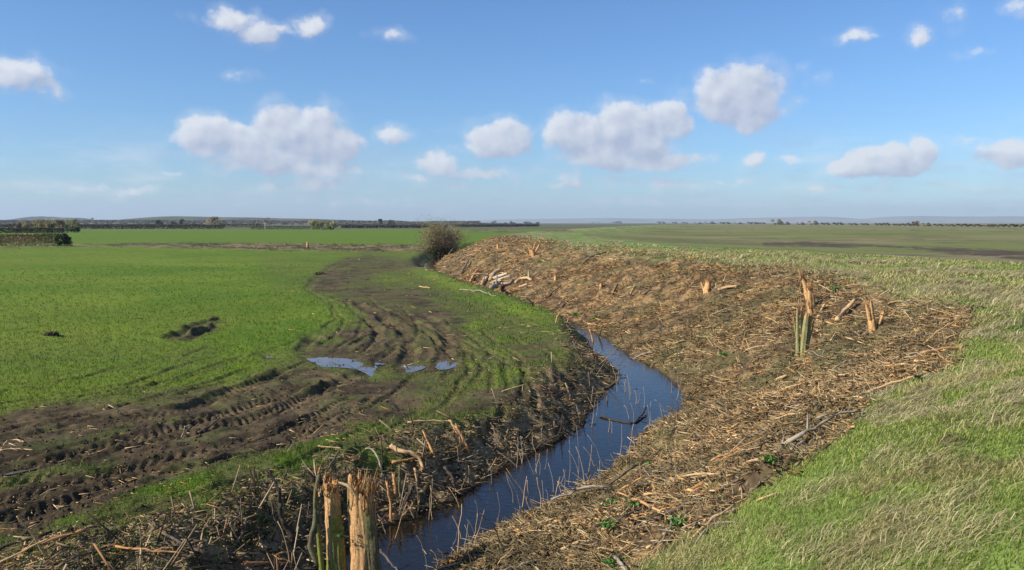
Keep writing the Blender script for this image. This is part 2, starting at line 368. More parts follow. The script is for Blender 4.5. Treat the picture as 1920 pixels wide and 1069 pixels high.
# tyre ruts and other muddy grooves
RUTS = [([(-60,905),(120,858),(300,812),(430,775),(520,742),(570,712)], .24, .13, 1), ([(160,860),(300,824),(440,792),(540,758),(640,716),(700,688),(712,676)], .20, .16, 1),
        ([(330,770),(420,740),(500,710),(545,690)], .20, .14, 1), ([(-60,960),(100,920),(250,880),(400,842),(560,798),(640,770)], .24, .11, 1), ([(-60,840),(150,806),(330,770),(460,728)], .26, .09, 1),
        ([(-60,1000),(80,958),(220,905),(350,868)], .22, .13, 1), ([(748,690),(772,662),(771,640),(745,608),(700,582),(655,560)], .17, .13, 1), ([(800,700),(833,668),(842,640),(828,612),(790,585)], .17, .14, 1),
        ([(700,680),(742,650),(750,622),(720,596),(676,575)], .15, .09, 1), ([(670,660),(700,636),(705,615),(690,596)], .15, .10, 0), ([(318,636),(360,612),(405,598)], .22, .20, 0), ([(345,640),(385,622),(414,606)], .16, .16, 0),
        ([(560,660),(575,640),(588,628)], .16, .15, 0), ([(586,628),(604,640)], .12, .12, 0), ([(575,540),(600,512),(640,490),(690,478)], .22, .07, 0), ([(598,545),(640,544),(700,543)], .16, .10, 0),
        ([(90,630),(140,630),(200,629)], .12, .10, 0), ([(240,640),(270,638),(300,642)], .12, .08, 0), ([(610,500),(680,485),(740,482)], .2, .1, 0), ([(640,700),(690,693),(760,700),(830,690)], .14, .08, 0),  # first one: muddy groove running right from the lone turf clod
        ([(480,705),(600,700),(650,712),(700,705)], .16, .08, 0), ([(-60,930),(60,905),(160,880)], .3, .06, 1)]
FINE = []
for pts, wd, dep, lug in RUTS[:9]:
    q = np.array(pts, float); k_ = (q[:, 1] - HV) / (EYE * F)          # px per metre, inverted below
    for off in (-.55, -.30, .30, .58, .9):
        FINE.append(([(u + off * 520 * kk * 10 + rng.normal(0, 6), v + off * 150 * kk * 10 + rng.normal(0, 3)) for (u, v), kk in zip(q, k_)], .07, .07, 1))
RUTS = RUTS + FINE
rutm = np.zeros(X.shape)
cand = np.where(left & (Y > 5) & (Y < 75) & (U > -300) & (U < 1300))[0]
for pts, wd, dep, lug in RUTS:
    W2 = np.array([px2w(u, v, 0.0) for u, v in pts])
    bx = (X[cand] > W2[:, 0].min() - 1.5) & (X[cand] < W2[:, 0].max() + 1.5) & (Y[cand] > W2[:, 1].min() - 1.5) & (Y[cand] < W2[:, 1].max() + 1.5)
    idx = cand[bx]; x, y = X[idx], Y[idx]; x = x + (fbm(x, y, 1.5, 2, 3) - .5) * .3
    best = np.full(x.shape, 9.0); ss = np.zeros(x.shape); sg = np.zeros(x.shape); s0 = 0
    for i in range(len(W2) - 1):
        a, b = W2[i], W2[i + 1]; d = b - a; ln = np.hypot(*d); d = d / ln
        tt = np.clip((x - a[0]) * d[0] + (y - a[1]) * d[1], 0, ln); q = np.hypot(x - a[0] - tt * d[0], y - a[1] - tt * d[1])
        k = q < best; best = np.where(k, q, best); ss = np.where(k, s0 + tt, ss); sg = np.where(k, (x - a[0]) * d[1] - (y - a[1]) * d[0], sg); s0 += ln
    nn = 0.55 + 0.9 * fbm(x, y, 1.1, 3, 61)
    endf = sm(0, .5, ss) * sm(0, .5, s0 - ss)
    g = np.exp(-(best / wd) ** 4)
    hf = fbm(x, y, .16, 3, 64, .6)
    dz = -dep * .46 * g * (.35 + .65 * nn) * (.75 + .5 * hf) + dep * 0.30 * np.exp(-((best - wd * 1.55) / (wd * .45)) ** 2) * np.clip(2.6 * fbm(x, y, .4, 2, 62) - .9, 0, 2) * (.4 + 1.2 * hf)
    if lug: dz = dz + g * 0.016 * np.clip(1.6 * np.sin(2 * np.pi * (ss - np.abs(sg) * .9) / .17), -1, 1) * sm(.4, .6, fbm(x, y, 1.4, 2, 65))
    Z[idx] += dz * endf
    rutm[idx] = np.maximum(rutm[idx], endf * np.exp(-(best / (wd * 1.8)) ** 2) * (.5 + .5 * (dep > .08)))
mudn = np.clip(np.maximum(mudn, rutm * (0.45 + .8 * (fbm(X, Y, .4, 3, 63))) ), 0, 1)
# puddles: hollows holding level water
PUDDLES = [("long pale blue puddle lying in the churned mud, the largest one", [(560,664),(600,664),(640,664),(668,668),(690,680),(704,699),(688,704),(668,691),(640,687),(604,687),(588,677)], -.055),
           ("narrow slanting puddle in a wheel rut just right of the largest puddle", [(746,692),(776,679),(803,680),(792,692),(762,698)], -.06),
           ("tiny puddle touching the right end of the largest puddle", [(700,676),(726,675),(724,683),(705,684)], -.05),
           ("rightmost small puddle of the muddy patch, beside the mown turf", [(816,684),(838,676),(858,676),(852,688),(826,693)], -.06),
           ("lone puddle in brown mud nearer than the other blue puddles", [(740,752),(786,754),(778,763),(748,763)], -.07),
           ("small puddle in the green turf left of the largest puddle", [(488,661),(508,662),(516,669),(500,671)], -.05),
           ("dull grey puddle in a wheel rut at the near left mud", [(-30,884),(20,868),(75,864),(80,874),(40,884),(-20,894)], -.09)]
pud_w = []; wetp = np.zeros(X.shape)
for lab, poly, z in PUDDLES:
    m_ = pm(poly, 5, jit=False) * left; mo = pm(poly, 22, jit=False) * left
    Z = Z * (1 - mo) + (z + 0.02 + (fbm(X, Y, .35, 4, 66) - .5) * .075) * mo
    Z = Z - m_ * 0.042
    mudn = np.maximum(mudn, mo * 0.9); wetp = np.maximum(wetp, mo)
    pud_w.append(np.array([px2w(u, v, z) for u, v in poly]))
# molehill and dung-like clods
def bump_at(u, v, z, rad, h, seed):
    global Z
    x0, y0 = px2w(u, v, z); q = np.hypot(X - x0, Y - y0)
    b = np.exp(-(q / rad) ** 2.6); Z = Z + b * h * (0.7 + .6 * fbm(X, Y, .2, 3, seed)); return b
mole = bump_at(1780, 792, 1.58, .16, .10, 71)
Zg = Z.reshape(NR, NC)
# colours of the ground itself
def c3(*a): return np.array(a, float)
n_a = fbm(X, Y, 6.0, 4, 81); n_b = fbm(X, Y, .5, 4, 82, .65); n_c = fbm(X, Y, 60., 3, 83)
g = lerp(c3(.090,.160,.013), c3(.160,.212,.022), sm(.32, .68, n_a * .5 + n_b * .5))
g = lerp(g, c3(.15,.185,.022), sm(.48, .64, fbm(X, Y * 1.8, 14., 4, 180)) * .55)
g = lerp(g, c3(.040,.072,.012), sm(.60, .76, n_b) * .5)
g = lerp(g, c3(.11,.18,.018), sm(60, 160, Y) * .7)
mudc = lerp(c3(.054,.039,.022), c3(.130,.092,.048), sm(.3, .7, fbm(X, Y, .6, 5, 84, .65)))
mudc = lerp(mudc, c3(.085,.098,.026), sm(.47, .60, fbm(X, Y, .9, 4, 85, .65)) * .7 * (1 - rutm))
g = lerp(g, lerp(c3(.092,.083,.034), c3(.118,.125,.034), n_b), tramp)
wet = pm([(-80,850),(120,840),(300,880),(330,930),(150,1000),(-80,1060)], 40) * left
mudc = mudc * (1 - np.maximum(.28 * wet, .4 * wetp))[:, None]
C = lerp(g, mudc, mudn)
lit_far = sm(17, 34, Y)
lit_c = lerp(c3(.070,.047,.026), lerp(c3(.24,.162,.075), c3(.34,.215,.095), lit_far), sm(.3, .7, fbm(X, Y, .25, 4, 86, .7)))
lit_c = lerp(lit_c, c3(.115,.115,.045), sm(.50, .64, fbm(X, Y, 1.7, 4, 87)) * .6)
lit_c = lerp(lit_c, c3(.085,.058,.036), sm(.54, .66, fbm(X, Y, 1.0, 4, 96, .6)) * .6)
bg_c = lerp(c3(.17,.235,.055), c3(.31,.28,.12), sm(.46, .70, fbm(X, Y, 1.1, 4, 88, .6)))
bg_c = lerp(bg_c, c3(.10,.15,.045), sm(.52, .68, fbm(X, Y, 2.6, 3, 89)) * .7)
far_m = lerp(c3(.17,.185,.055), c3(.235,.20,.095), sm(.36, .6, fbm(X * .5, Y, 26., 5, 90, .65)))
far_m = lerp(far_m, c3(.12,.155,.04), sm(.52, .66, fbm(X * .6, Y, 18., 4, 97, .6)) * .45)
far_m = lerp(far_m, c3(.10,.085,.05), sm(.62, .70, fbm(X * .5, Y, 7., 4, 98, .65)) * .6)
crest = sm(9, 24, Y + (fbm(X, Y, 3.0, 3, 191) - .5) * 16) * sm(12.5, 8.5, Dr) * sm(.34, .52, fbm(X, Y, 1.6, 4, 99, .6))
bg_c = lerp(bg_c, lerp(c3(.22,.21,.09), c3(.40,.34,.19), fbm(X, Y, .8, 3, 100)), crest * .8)
bg_c = lerp(bg_c, far_m, sm(14, 30, Dr))
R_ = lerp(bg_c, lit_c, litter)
R_ = lerp(R_, lerp(c3(.055,.042,.03), c3(.125,.092,.06), fbm(X, Y, 1.5, 4, 91)), marsh * sm(.34, .50, fbm(X, Y, 2.2, 5, 92, .65) + .10 * (marsh > .8)))
R_ = lerp(R_, c3(.10,.065,.042), mole)
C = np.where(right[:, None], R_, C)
C = lerp(C, lerp(c3(.085,.062,.036), c3(.31,.22,.125), sm(.33, .7, fbm(X, Y, .22, 4, 93, .7))), brash * .92)
C = lerp(C, lerp(c3(.06,.045,.026), c3(.24,.17,.095), sm(.38, .68, fbm(X, Y, 1.5, 4, 94) )), cross * .85)
C = lerp(C, c3(.026,.020,.014), (1 - sm(.0, .16, inw)) * .9)
faru = fbm(X * .3, Y, 120., 3, 95)
C = np.where((left & (Y > 430))[:, None], lerp(c3(.09,.13,.035), c3(.13,.11,.065), sm(.4, .6, faru)), C)
# faces
I = np.arange(NR * NC).reshape(NR, NC)
In = np.roll(I, -1, axis=1)
quads = np.stack([I[:-1], In[:-1], In[1:], I[1:]], -1).reshape(-1, 4)[:, ::-1]
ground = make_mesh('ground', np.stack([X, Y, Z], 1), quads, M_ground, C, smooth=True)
tag(ground, kind='structure')

CA = {k: v.reshape(NR, NC) for k, v in dict(litter=litter, brash=brash, mud=mudn, tramp=tramp, crest=crest, rut=rutm, cross=cross, marsh=marsh, right=right.astype(float), Dr=Dr, Dl=Dl, inw=inw).items()}
Cg = C.reshape(NR, NC, 3)
def gz(x, y):
    """ground height at world points"""
    x = np.atleast_1d(np.asarray(x, float)); y = np.atleast_1d(np.asarray(y, float))
    r = np.hypot(x, y); a = np.arctan2(x, y); a = np.where(a < dense[0], a + 2 * np.pi, a)
    fi = np.interp(r, rr, np.arange(NR)); fj = np.interp(a, aa, np.arange(NC))
    i = np.clip(fi.astype(int), 0, NR - 2); j = np.clip(fj.astype(int), 0, NC - 2); fi -= i; fj -= j
    return (Zg[i, j] * (1 - fi) + Zg[i + 1, j] * fi) * (1 - fj) + (Zg[i, j + 1] * (1 - fi) + Zg[i + 1, j + 1] * fi) * fj
def P(u, v, rmin=2.5, lift=0.0):
    """where the sight line through a photo pixel meets the ground (to read positions off the photograph)"""
    r = rr[(rr > rmin)]; dx, dz = (u - 960) / F, -(v - HV) / F
    yy = r / math.sqrt(1 + dx * dx); xx = dx * yy; zz = EYE + dz * yy
    d = zz - gz(xx, yy); k = np.argmax(d <= 0)
    if d[k] > 0: k = len(r) - 1
    y = yy[k]
    if k > 0:
        f = d[k - 1] / (d[k - 1] - d[k] + 1e-9); y = yy[k - 1] + f * (yy[k] - yy[k - 1])
    x = dx * y
    return Vector((x, y, float(gz(x, y)[0]) + lift))
def scatter(n, weight, rlo=3.0, rhi=120.0, alim=38.0):
    """points spread over the ground, n tried, kept with probability weight(attributes)"""
    i0, i1 = np.searchsorted(rr, rlo), np.searchsorted(rr, rhi)
    al = math.radians(alim); j0, j1 = np.searchsorted(dense, -al), np.searchsorted(dense, al)
    fi = rng.uniform(i0, i1 - 1.01, n); fj = rng.uniform(j0, j1 - 1.01, n)
    i = fi.astype(int); j = fj.astype(int)
    w = weight({k: v[i, j] for k, v in CA.items()}, GX[i, j], GY[i, j])
    k = rng.random(n) < w
    i, j, fi, fj = i[k], j[k], fi[k] - i[k], fj[k] - j[k]
    def bl(A):
        if A.ndim == 3: a, b = fi[:, None], fj[:, None]
        else: a, b = fi, fj
        return (A[i, j] * (1 - a) + A[i + 1, j] * a) * (1 - b) + (A[i, j + 1] * (1 - a) + A[i + 1, j + 1] * a) * b
    p = np.stack([bl(GX), bl(GY), bl(Zg)], 1)
    return p, bl(Cg), {q: v[i, j] for q, v in CA.items()}

# ------------------------------------------------------------------ strands, sticks, leaves as arrays
def blades(p, lean, h, w, col, seg=1, droop=0.0):
    """grass blades: p (n,3) roots, lean (n,2) horizontal throw of the tip, h height, w width"""
    n = len(p); az = rng.uniform(0, np.pi, n)
    s = np.stack([np.cos(az), np.sin(az), np.zeros(n)], 1) * (w / 2)[:, None]
    up = np.stack([lean[:, 0], lean[:, 1], h], 1)
    if seg == 1:
        V = np.stack([p - s, p + s, p + up], 1).reshape(-1, 3)
        T3 = np.arange(n * 3).reshape(n, 3)
        return V, T3, np.repeat(col, 3, 0)
    k = seg; vs = []
    for q in range(k):
        t_ = q / k
        c = np.stack([lean[:, 0] * t_ ** 1.6, lean[:, 1] * t_ ** 1.6, h * (np.sin(t_ * (1.57 + droop)) / np.sin(1.57 + droop * .0))], 1)
        ww = s * (1 - .45 * t_)
        vs += [p + c - ww, p + c + ww]
    tipz = h * np.sin(1.57 + droop)
    vs.append(p + np.stack([lean[:, 0], lean[:, 1], tipz], 1))
    m = 2 * k + 1; V = np.stack(vs, 1).reshape(-1, 3)
    f = []
    for q in range(k - 1):
        a = 2 * q; f += [(a, a + 1, a + 3), (a, a + 3, a + 2)]
    f.append((2 * k - 2, 2 * k - 1, 2 * k))
    f = np.array(f); T3 = (np.arange(n)[:, None, None] * m + f[None]).reshape(-1, 3)
    return V, T3, np.repeat(col, m, 0)
def sticks(a, b, ra, rb, col, colb=None, sides=3):
    """prisms from a to b; closed ends"""
    n = len(a); d = b - a; ln = np.linalg.norm(d, axis=1)[:, None] + 1e-9; d = d / ln
    ref = np.where(np.abs(d[:, 2:3]) > .9, np.array([[1., 0, 0]]), np.array([[0, 0, 1.]]))
    e1 = np.cross(d, ref); e1 /= np.linalg.norm(e1, axis=1)[:, None] + 1e-9; e2 = np.cross(d, e1)
    ph = rng.uniform(0, 6.28, n)
    vs = []
    for base, rad in ((a, ra), (b, rb)):
        for s in range(sides):
            q = ph + 2 * np.pi * s / sides
            vs.append(base + (e1 * np.cos(q)[:, None] + e2 * np.sin(q)[:, None]) * np.asarray(rad)[:, None])
    m = 2 * sides; V = np.stack(vs, 1).reshape(-1, 3); f = []
    for s in range(sides):
        s2 = (s + 1) % sides; f += [(s, s2, sides + s2), (s, sides + s2, sides + s)]
    for s in range(1, sides - 1): f += [(0, s + 1, s), (sides, sides + s, sides + s + 1)]
    f = np.array(f); T3 = (np.arange(n)[:, None, None] * m + f[None]).reshape(-1, 3)
    cb = col if colb is None else colb
    Cc = np.concatenate([np.repeat(col[:, None], sides, 1), np.repeat(cb[:, None], sides, 1)], 1).reshape(-1, 3)
    return V, T3, Cc
def leaves(c, size, col, flat=0.0):
    """small folded leaf faces: two triangles each"""
    n = len(c); a = rng.normal(size=(n, 3)); a /= np.linalg.norm(a, axis=1)[:, None]
    b = np.cross(a, rng.normal(size=(n, 3))); b /= np.linalg.norm(b, axis=1)[:, None]
    s = np.asarray(size)[:, None] if np.ndim(size) else size
    V = np.stack([c - a * s, c + b * s * .6, c + a * s, c - b * s * .6], 1).reshape(-1, 3)
    f = np.array([(0, 1, 2), (0, 2, 3)]); T3 = (np.arange(n)[:, None, None] * 4 + f[None]).reshape(-1, 3)
    return V, T3, np.repeat(col, 4, 0)
def join(parts):
    V, T3, Cc, o = [], [], [], 0
    for v, f, c in parts:
        V.append(v); T3.append(f + o); Cc.append(c); o += len(v)
    return np.concatenate(V), np.concatenate(T3), np.concatenate(Cc)
def pick(pal, n, w=None, var=.25):
    pal = np.array(pal, float); k = rng.choice(len(pal), n, p=None if w is None else np.array(w) / np.sum(w))
    return pal[k] * rng.uniform(1 - var, 1 + var, (n, 1))
def dist(p): return np.hypot(p[:, 0], p[:, 1])
# ------------------------------------------------------------------ water
def ribbon_water():
    k0 = np.arange(0, 2 + len(mid) + 2)
    pts = DP[k0]; w = DW[k0] + 0.45
    # smooth resample
    s = np.concatenate([[0], np.cumsum(np.hypot(*np.diff(pts, axis=0).T))]); q = np.linspace(0, s[-1], 160)
    c = np.stack([np.interp(q, s, pts[:, 0]), np.interp(q, s, pts[:, 1])], 1); ww = np.interp(q, s, w)
    tg = np.gradient(c, axis=0); tg /= np.linalg.norm(tg, axis=1)[:, None]; nn = np.stack([tg[:, 1], -tg[:, 0]], 1)
    A = c - nn * ww[:, None]; B = c + nn * ww[:, None]
    V = np.concatenate([np.c_[A, np.full(160, WZ)], np.c_[B, np.full(160, WZ)]])
    i = np.arange(159); return V, np.stack([i, i + 160, i + 161, i + 1], 1)
V, Q = ribbon_water()
tag(make_mesh('water', V, Q, M_water), kind='structure')
for (lab, poly, z), pw in zip(PUDDLES, pud_w):
    for _ in range(2): pw = np.stack([pw * .75 + np.roll(pw, -1, 0) * .25, pw * .25 + np.roll(pw, -1, 0) * .75], 1).reshape(-1, 2)
    c = pw.mean(0); q = c + (pw - c) * 1.22
    o = make_mesh('puddle', np.c_[np.vstack([q, c]), np.full(len(q) + 1, z)], np.array([(i, (i + 1) % len(q), len(q)) for i in range(len(q))]), M_puddle)
    tag(o, lab, 'puddle', 'puddles in the muddy wheel ruts')

# ------------------------------------------------------------------ turf and bank grass
def fld(a, x, y): return (1 - a['right']) * np.clip(1 - a['mud'] * 1.05, 0, 1) * np.clip(1 - a['brash'] * .65, 0, 1) * (a['Dl'] > .55) * (1 - a['cross'])
p, c, a = scatter(300000, fld, 5, 70)
r = dist(p); n = len(p)
pn = fbm(p[:, 0], p[:, 1], .8, 3, 101)
col = lerp(c3(.085,.17,.014), c3(.165,.225,.024), np.clip(pn * 1.6 - .3 + rng.normal(0, .15, n), 0, 1))
col = lerp(col, c3(.28,.25,.10), (rng.random(n) < .05) * .8)
col = lerp(col, c * rng.uniform(.8, 1.35, (n, 1)), np.clip(.25 + a['tramp'] * 1.0, 0, .9)); h = rng.uniform(.03, .075, n) * (.7 + .7 * pn) * (1 - .5 * a['tramp']); az = rng.uniform(0, 6.28, n); ln = h * rng.uniform(.2, .9, n)
V = blades(p, np.stack([np.cos(az) * ln, np.sin(az) * ln], 1), h, np.maximum(.006, r * .0009), col)
o = make_mesh('field_grass', *V[:2], M_blade, V[2]); tag(o, kind='stuff')
# rank grass tufts along the ditch side and edges of the mud
p, c, a = scatter(60000, lambda a, x, y: fld(a, x, y) * np.clip(1.3 - np.abs(a['Dl'] - 2) * .45, 0, 1) * (fbm(x, y, .9, 3, 111) > .5), 5, 45)
n = len(p); r = dist(p); h = rng.uniform(.06, .15, n); az = rng.uniform(0, 6.28, n); ln = h * rng.uniform(.3, 1.1, n)
col = lerp(pick([(.055,.14,.016), (.09,.19,.02), (.15,.20,.03), (.3,.26,.12), (.05,.08,.02)], n, [3, 3, 2, .8, 1.5]), c, a['tramp'] * .5)
V = blades(p, np.stack([np.cos(az) * ln, np.sin(az) * ln], 1), h, np.maximum(.007, r * .0009), col, 2)
o = make_mesh('rank_grass', *V[:2], M_blade, V[2]); tag(o, kind='stuff')
# right bank: short green grass under long wind-laid dead grass
def bankw(a, x, y): return a['right'] * np.clip(1 - a['litter'] * 1.1, 0, 1) * np.clip(1 - a['marsh'] * 1.1, 0, 1) * (a['Dr'] > .6) * (a['Dr'] < 26)
p, c, a = scatter(560000, bankw, 2.4, 60, 41.9)
n = len(p); r = dist(p); pn = fbm(p[:, 0], p[:, 1], 1.0, 4, 121, .6); p2 = fbm(p[:, 0], p[:, 1], 2.6, 3, 122)
straw = np.maximum(sm(.57, .68, pn + rng.normal(0, .05, n)), a['crest'] * (rng.random(n) < .7))
col = lerp(lerp(c3(.17,.25,.045), c3(.34,.39,.085), np.clip(p2 * 1.6 - .3 + rng.normal(0, .2, n), 0, 1)), pick([(.46,.38,.17), (.56,.47,.23), (.36,.30,.13)], n), np.clip(straw * .85 + (rng.random(n) < .07), 0, 1))
h = rng.uniform(.022, .055, n) * (1 + .9 * straw) * np.clip(.75 + r / 40, .8, 1.4); wind = fbm(p[:, 0], p[:, 1], 2.0, 2, 123) * 2.6 - 1.9
az = wind + rng.normal(0, 1.3, n); ln = h * rng.uniform(.5, 2.0, n) * (1 + .4 * straw)
V = blades(p, np.stack([np.cos(az) * ln, np.sin(az) * ln], 1), h, np.maximum(.006, r * .00085), col, 2, .5)
q = np.c_[rng.uniform(.4, 13, 60000), rng.uniform(-.5, 11, 60000)]; q = q[(np.abs(np.arctan2(q[:, 0], q[:, 1])) > math.radians(41.8)) | (np.hypot(q[:, 0], q[:, 1]) < 2.4)]
m = len(q); q3 = np.c_[q, gz(q[:, 0], q[:, 1])]; hh = rng.uniform(.02, .06, m); az = rng.uniform(0, 6.28, m); ll = hh * rng.uniform(.5, 1.8, m)
V = join([V, blades(q3, np.stack([np.cos(az) * ll, np.sin(az) * ll], 1), hh, np.full(m, .007), pick([(.17,.235,.05), (.26,.31,.08), (.40,.35,.18)], m, [3, 3, 1]), 2, .5)])
o = make_mesh('bank_grass', *V[:2], M_blade, V[2]); tag(o, kind='stuff')
def tuss(cx, cy, cz, n, rad, hgt, wind, pal):
    q = rng.normal(0, 1, (n, 2)) * rad * .5; p = np.c_[cx + q[:, 0], cy + q[:, 1], np.full(n, cz)]
    p[:, 2] = gz(p[:, 0], p[:, 1]) - .01
    az = wind + rng.normal(0, .55, n) + .3 * np.arctan2(q[:, 1], q[:, 0]) * 0; h = hgt * rng.uniform(.4, 1.15, n); ln = hgt * rng.uniform(1.0, 3.0, n)
    return p, np.stack([np.cos(az) * ln, np.sin(az) * ln], 1), h, pick(pal, n)
STRAW = [(.50,.42,.23), (.60,.51,.29), (.40,.32,.17), (.26,.28,.10)]
# unnamed long-grass mass along the crest and flattened tufts on the slope
ps = [[], [], [], []]
pc, cc_, a = scatter(26000, lambda a, x, y: bankw(a, x, y) * sm(.44, .56, fbm(x, y, 2.2, 3, 131)) * (.035 + .965 * sm(8, 24, y + (fbm(x, y, 3.0, 3, 191) - .5) * 16)) * (a['Dr'] < 15), 3.2, 75)
for (x, y, z) in pc[:1900]:
    r = math.hypot(x, y); far_ = r > 13 + random.uniform(-3, 5)
    t_ = tuss(x, y, z, 24 if far_ else 190, .22 if far_ else random.uniform(.07, .16), .15 if far_ else random.uniform(.05, .09), -.35 + random.gauss(0, .3 if far_ else .8), STRAW)
    for k_ in range(4): ps[k_].append(t_[k_])
p, ln, h, col = [np.concatenate(q) for q in ps]
V = blades(p, ln, h, np.maximum(.005, dist(p) * .0008), col, 3, .75)
o = make_mesh('long_dead_grass', *V[:2], M_blade, V[2]); tag(o, kind='stuff')
TUSS = [(1860,795,"pale dead grass tussock beside the molehill"), (1875,738,"straw tussock on the bank above the molehill"), (1800,728,"broad straw tussock left of the bank slope near the litter edge"),
        (1690,765,"small pale tussock right at the edge of the woodchip litter"), (1745,880,"tall bleached tussock leaning right on the grassy bank"), (1772,940,"long wind combed tussock below the bleached tall one"),
        (1650,975,"arched brown and straw tussock nearest the lower twigs"), (1672,1002,"greenish wind laid tussock in front of the arched one"), (1810,1000,"largest matted tussock with brownish strands in the near grass"),
        (1734,1030,"straw tussock at the near foot of the bank grass"), (1655,868,"fluffy pale tussock beside the bare earth scrape"), (1525,925,"low straw tussock by the end of the sticks"), (1509,1040,"small straw tussock in the greenest near grass"),
        (1591,1058,"straw tussock at the lower edge of the view")]
for u, v, lab in TUSS:
    w0 = P(u, v); p, ln, h, col = tuss(w0.x, w0.y, w0.z, 260, .30, .11, -.35 + random.gauss(0, .25), STRAW)
    V = blades(p - np.array(w0), ln, h, np.full(len(p), .0052), col, 4, .85)
    o = make_mesh('grass_tussock', *V[:2], M_blade, V[2]); o.location = w0; tag(o, lab, 'grass tussock', 'dead grass tussocks on the near bank')

# ------------------------------------------------------------------ wood litter (uncountable chips and twigs)
CHIP = [(.54,.36,.17), (.43,.27,.12), (.30,.19,.09), (.19,.125,.07), (.62,.46,.26), (.10,.072,.045), (.47,.25,.09), (.28,.22,.13)]
def rand_dir(n, flat):
    az = rng.uniform(0, 6.28, n); el = np.clip(rng.normal(0, flat, n), -.25, 1.3)
    return np.stack([np.cos(az) * np.cos(el), np.sin(az) * np.cos(el), np.sin(np.abs(el))], 1)
def litter_sticks(name, n, wfun, rlo, rhi, L0, L1, thick, flat, pal, w, lift=.02):
    p, c, a = scatter(n, wfun, rlo, rhi); m = len(p); r = dist(p)
    d = rand_dir(m, flat); ln = rng.uniform(0, 1, m) ** 2.2 * (L1 - L0) + L0; ln *= np.clip(r / 14, .75, 1.6)
    rad = np.maximum(thick * rng.uniform(.5, 1.6, m), r * .00042)
    p = p + np.c_[np.zeros((m, 2)), rng.uniform(-.02, .05, m) + lift]
    col = pick(pal, m, w, .3)
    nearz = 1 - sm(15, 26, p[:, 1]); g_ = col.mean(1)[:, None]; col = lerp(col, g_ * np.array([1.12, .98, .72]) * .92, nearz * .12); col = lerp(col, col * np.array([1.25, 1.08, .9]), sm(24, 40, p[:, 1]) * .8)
    col = col * np.array([1.05, 1.0, .87]) * (1 - .48 * sm(.50, .62, fbm(p[:, 0], p[:, 1], .6, 3, 172)))[:, None]  # noise patches darkened in the colour, painting shaded hollows into the litter
    zt = sm(.46, .64, fbm(p[:, 0], p[:, 1], 1.6, 4, 171, .6)); col = lerp(col, col * .35 + np.array([.06, .055, .03]), zt * .75)
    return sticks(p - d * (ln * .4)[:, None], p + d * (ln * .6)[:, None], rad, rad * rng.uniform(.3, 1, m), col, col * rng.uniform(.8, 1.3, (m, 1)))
lw = lambda a, x, y: a['litter'] * (a['Dr'] > .05)
chipz = lambda a, x, y: lw(a, x, y) * (.25 + .75 * sm(.42, .62, fbm(x, y, 2.2, 3, 141)))
A1 = litter_sticks('chips', 110000, chipz, 3.5, 100, .03, .20, .011, .25, CHIP, [3, 3, 3, 2, 1.6, 2, 2, 2])
A2 = litter_sticks('twigs', 125000, lambda a, x, y: lw(a, x, y) * (.35 + .65 * sm(.36, .55, fbm(x, y, 1.8, 3, 142))), 3.5, 100, .06, .45, .0035, .38, CHIP + [(.50,.40,.24), (.42,.33,.19)], [2, 2, 3, 3, .7, 2.5, 1, 3, 4, 4], .03)
o = make_mesh('wood_chip_litter', *join([A1, A2])[:2], M_litter, join([A1, A2])[2]); tag(o, kind='stuff')
# fine dead stalks standing on the slope, and scraps of green
A3 = litter_sticks('stalks', 22000, lambda a, x, y: lw(a, x, y) * (fbm(x, y, 3., 2, 151) > .45), 4, 60, .12, .42, .0028, 1.6, CHIP, [1, 2, 4, 3, 1, 2, 0, 3], .0)
p, c, a = scatter(120000, lambda a, x, y: lw(a, x, y) * sm(.44, .60, fbm(x, y, 1.3, 4, 152, .6)), 4, 70); n = len(p)
h = rng.uniform(.03, .10, n); az = rng.uniform(0, 6.28, n); ln = h * rng.uniform(.4, 1.5, n)
A4 = blades(p, np.stack([np.cos(az) * ln, np.sin(az) * ln], 1), h, np.maximum(.006, dist(p) * .0008), pick([(.12,.14,.04), (.18,.17,.065), (.27,.22,.12), (.34,.28,.17), (.10,.13,.03)], n), 2)
A5 = litter_sticks('far chips', 110000, lambda a, x, y: chipz(a, x, y) * sm(14, 42, y), 14, 110, .06, .34, .008, .3, [(.46,.28,.12), (.36,.20,.08), (.56,.40,.21), (.09,.06,.04), (.20,.12,.06), (.14,.12,.055)], [3, 3, 2, 3, 3, 2], .04)
J = join([A3, A4, A5]); o = make_mesh('dead_stalk_undergrowth', *J[:2], M_litter, J[2]); tag(o, kind='stuff')
# left bank brash
bw = lambda a, x, y: (1 - a['right']) * a['brash'] * (a['Dl'] > .0)
BR = [(.36,.26,.16), (.23,.165,.10), (.48,.36,.22), (.50,.36,.21), (.07,.05,.034), (.36,.19,.085)]
A1 = litter_sticks('brash', 52000, bw, 5, 60, .05, .42, .006, .28, BR, [3, 3, 3, 1.4, 3, 1], .04)
A2 = litter_sticks('chips', 26000, bw, 5, 60, .03, .13, .010, .3, CHIP, [2, 3, 3, 3, 1, 3, 2, 2], .02)
def upright(n):
    p, c, a = scatter(n, lambda a, x, y: bw(a, x, y) * (a['Dl'] < 1.5) , 6, 34); m = len(p)
    d = np.stack([rng.normal(0, .45, m), rng.normal(0, .45, m), np.ones(m)], 1); ln = rng.uniform(.12, .5, m)
    col = pick(BR, m, [3, 3, 2, 1, 4, 1]); return sticks(p - d * .05, p + d * ln[:, None], rng.uniform(.006, .018, m), rng.uniform(.003, .012, m), col)
J = join([A1, A2, upright(1500)]); o = make_mesh('brash_litter', *J[:2], M_litter, J[2]); tag(o, kind='stuff')
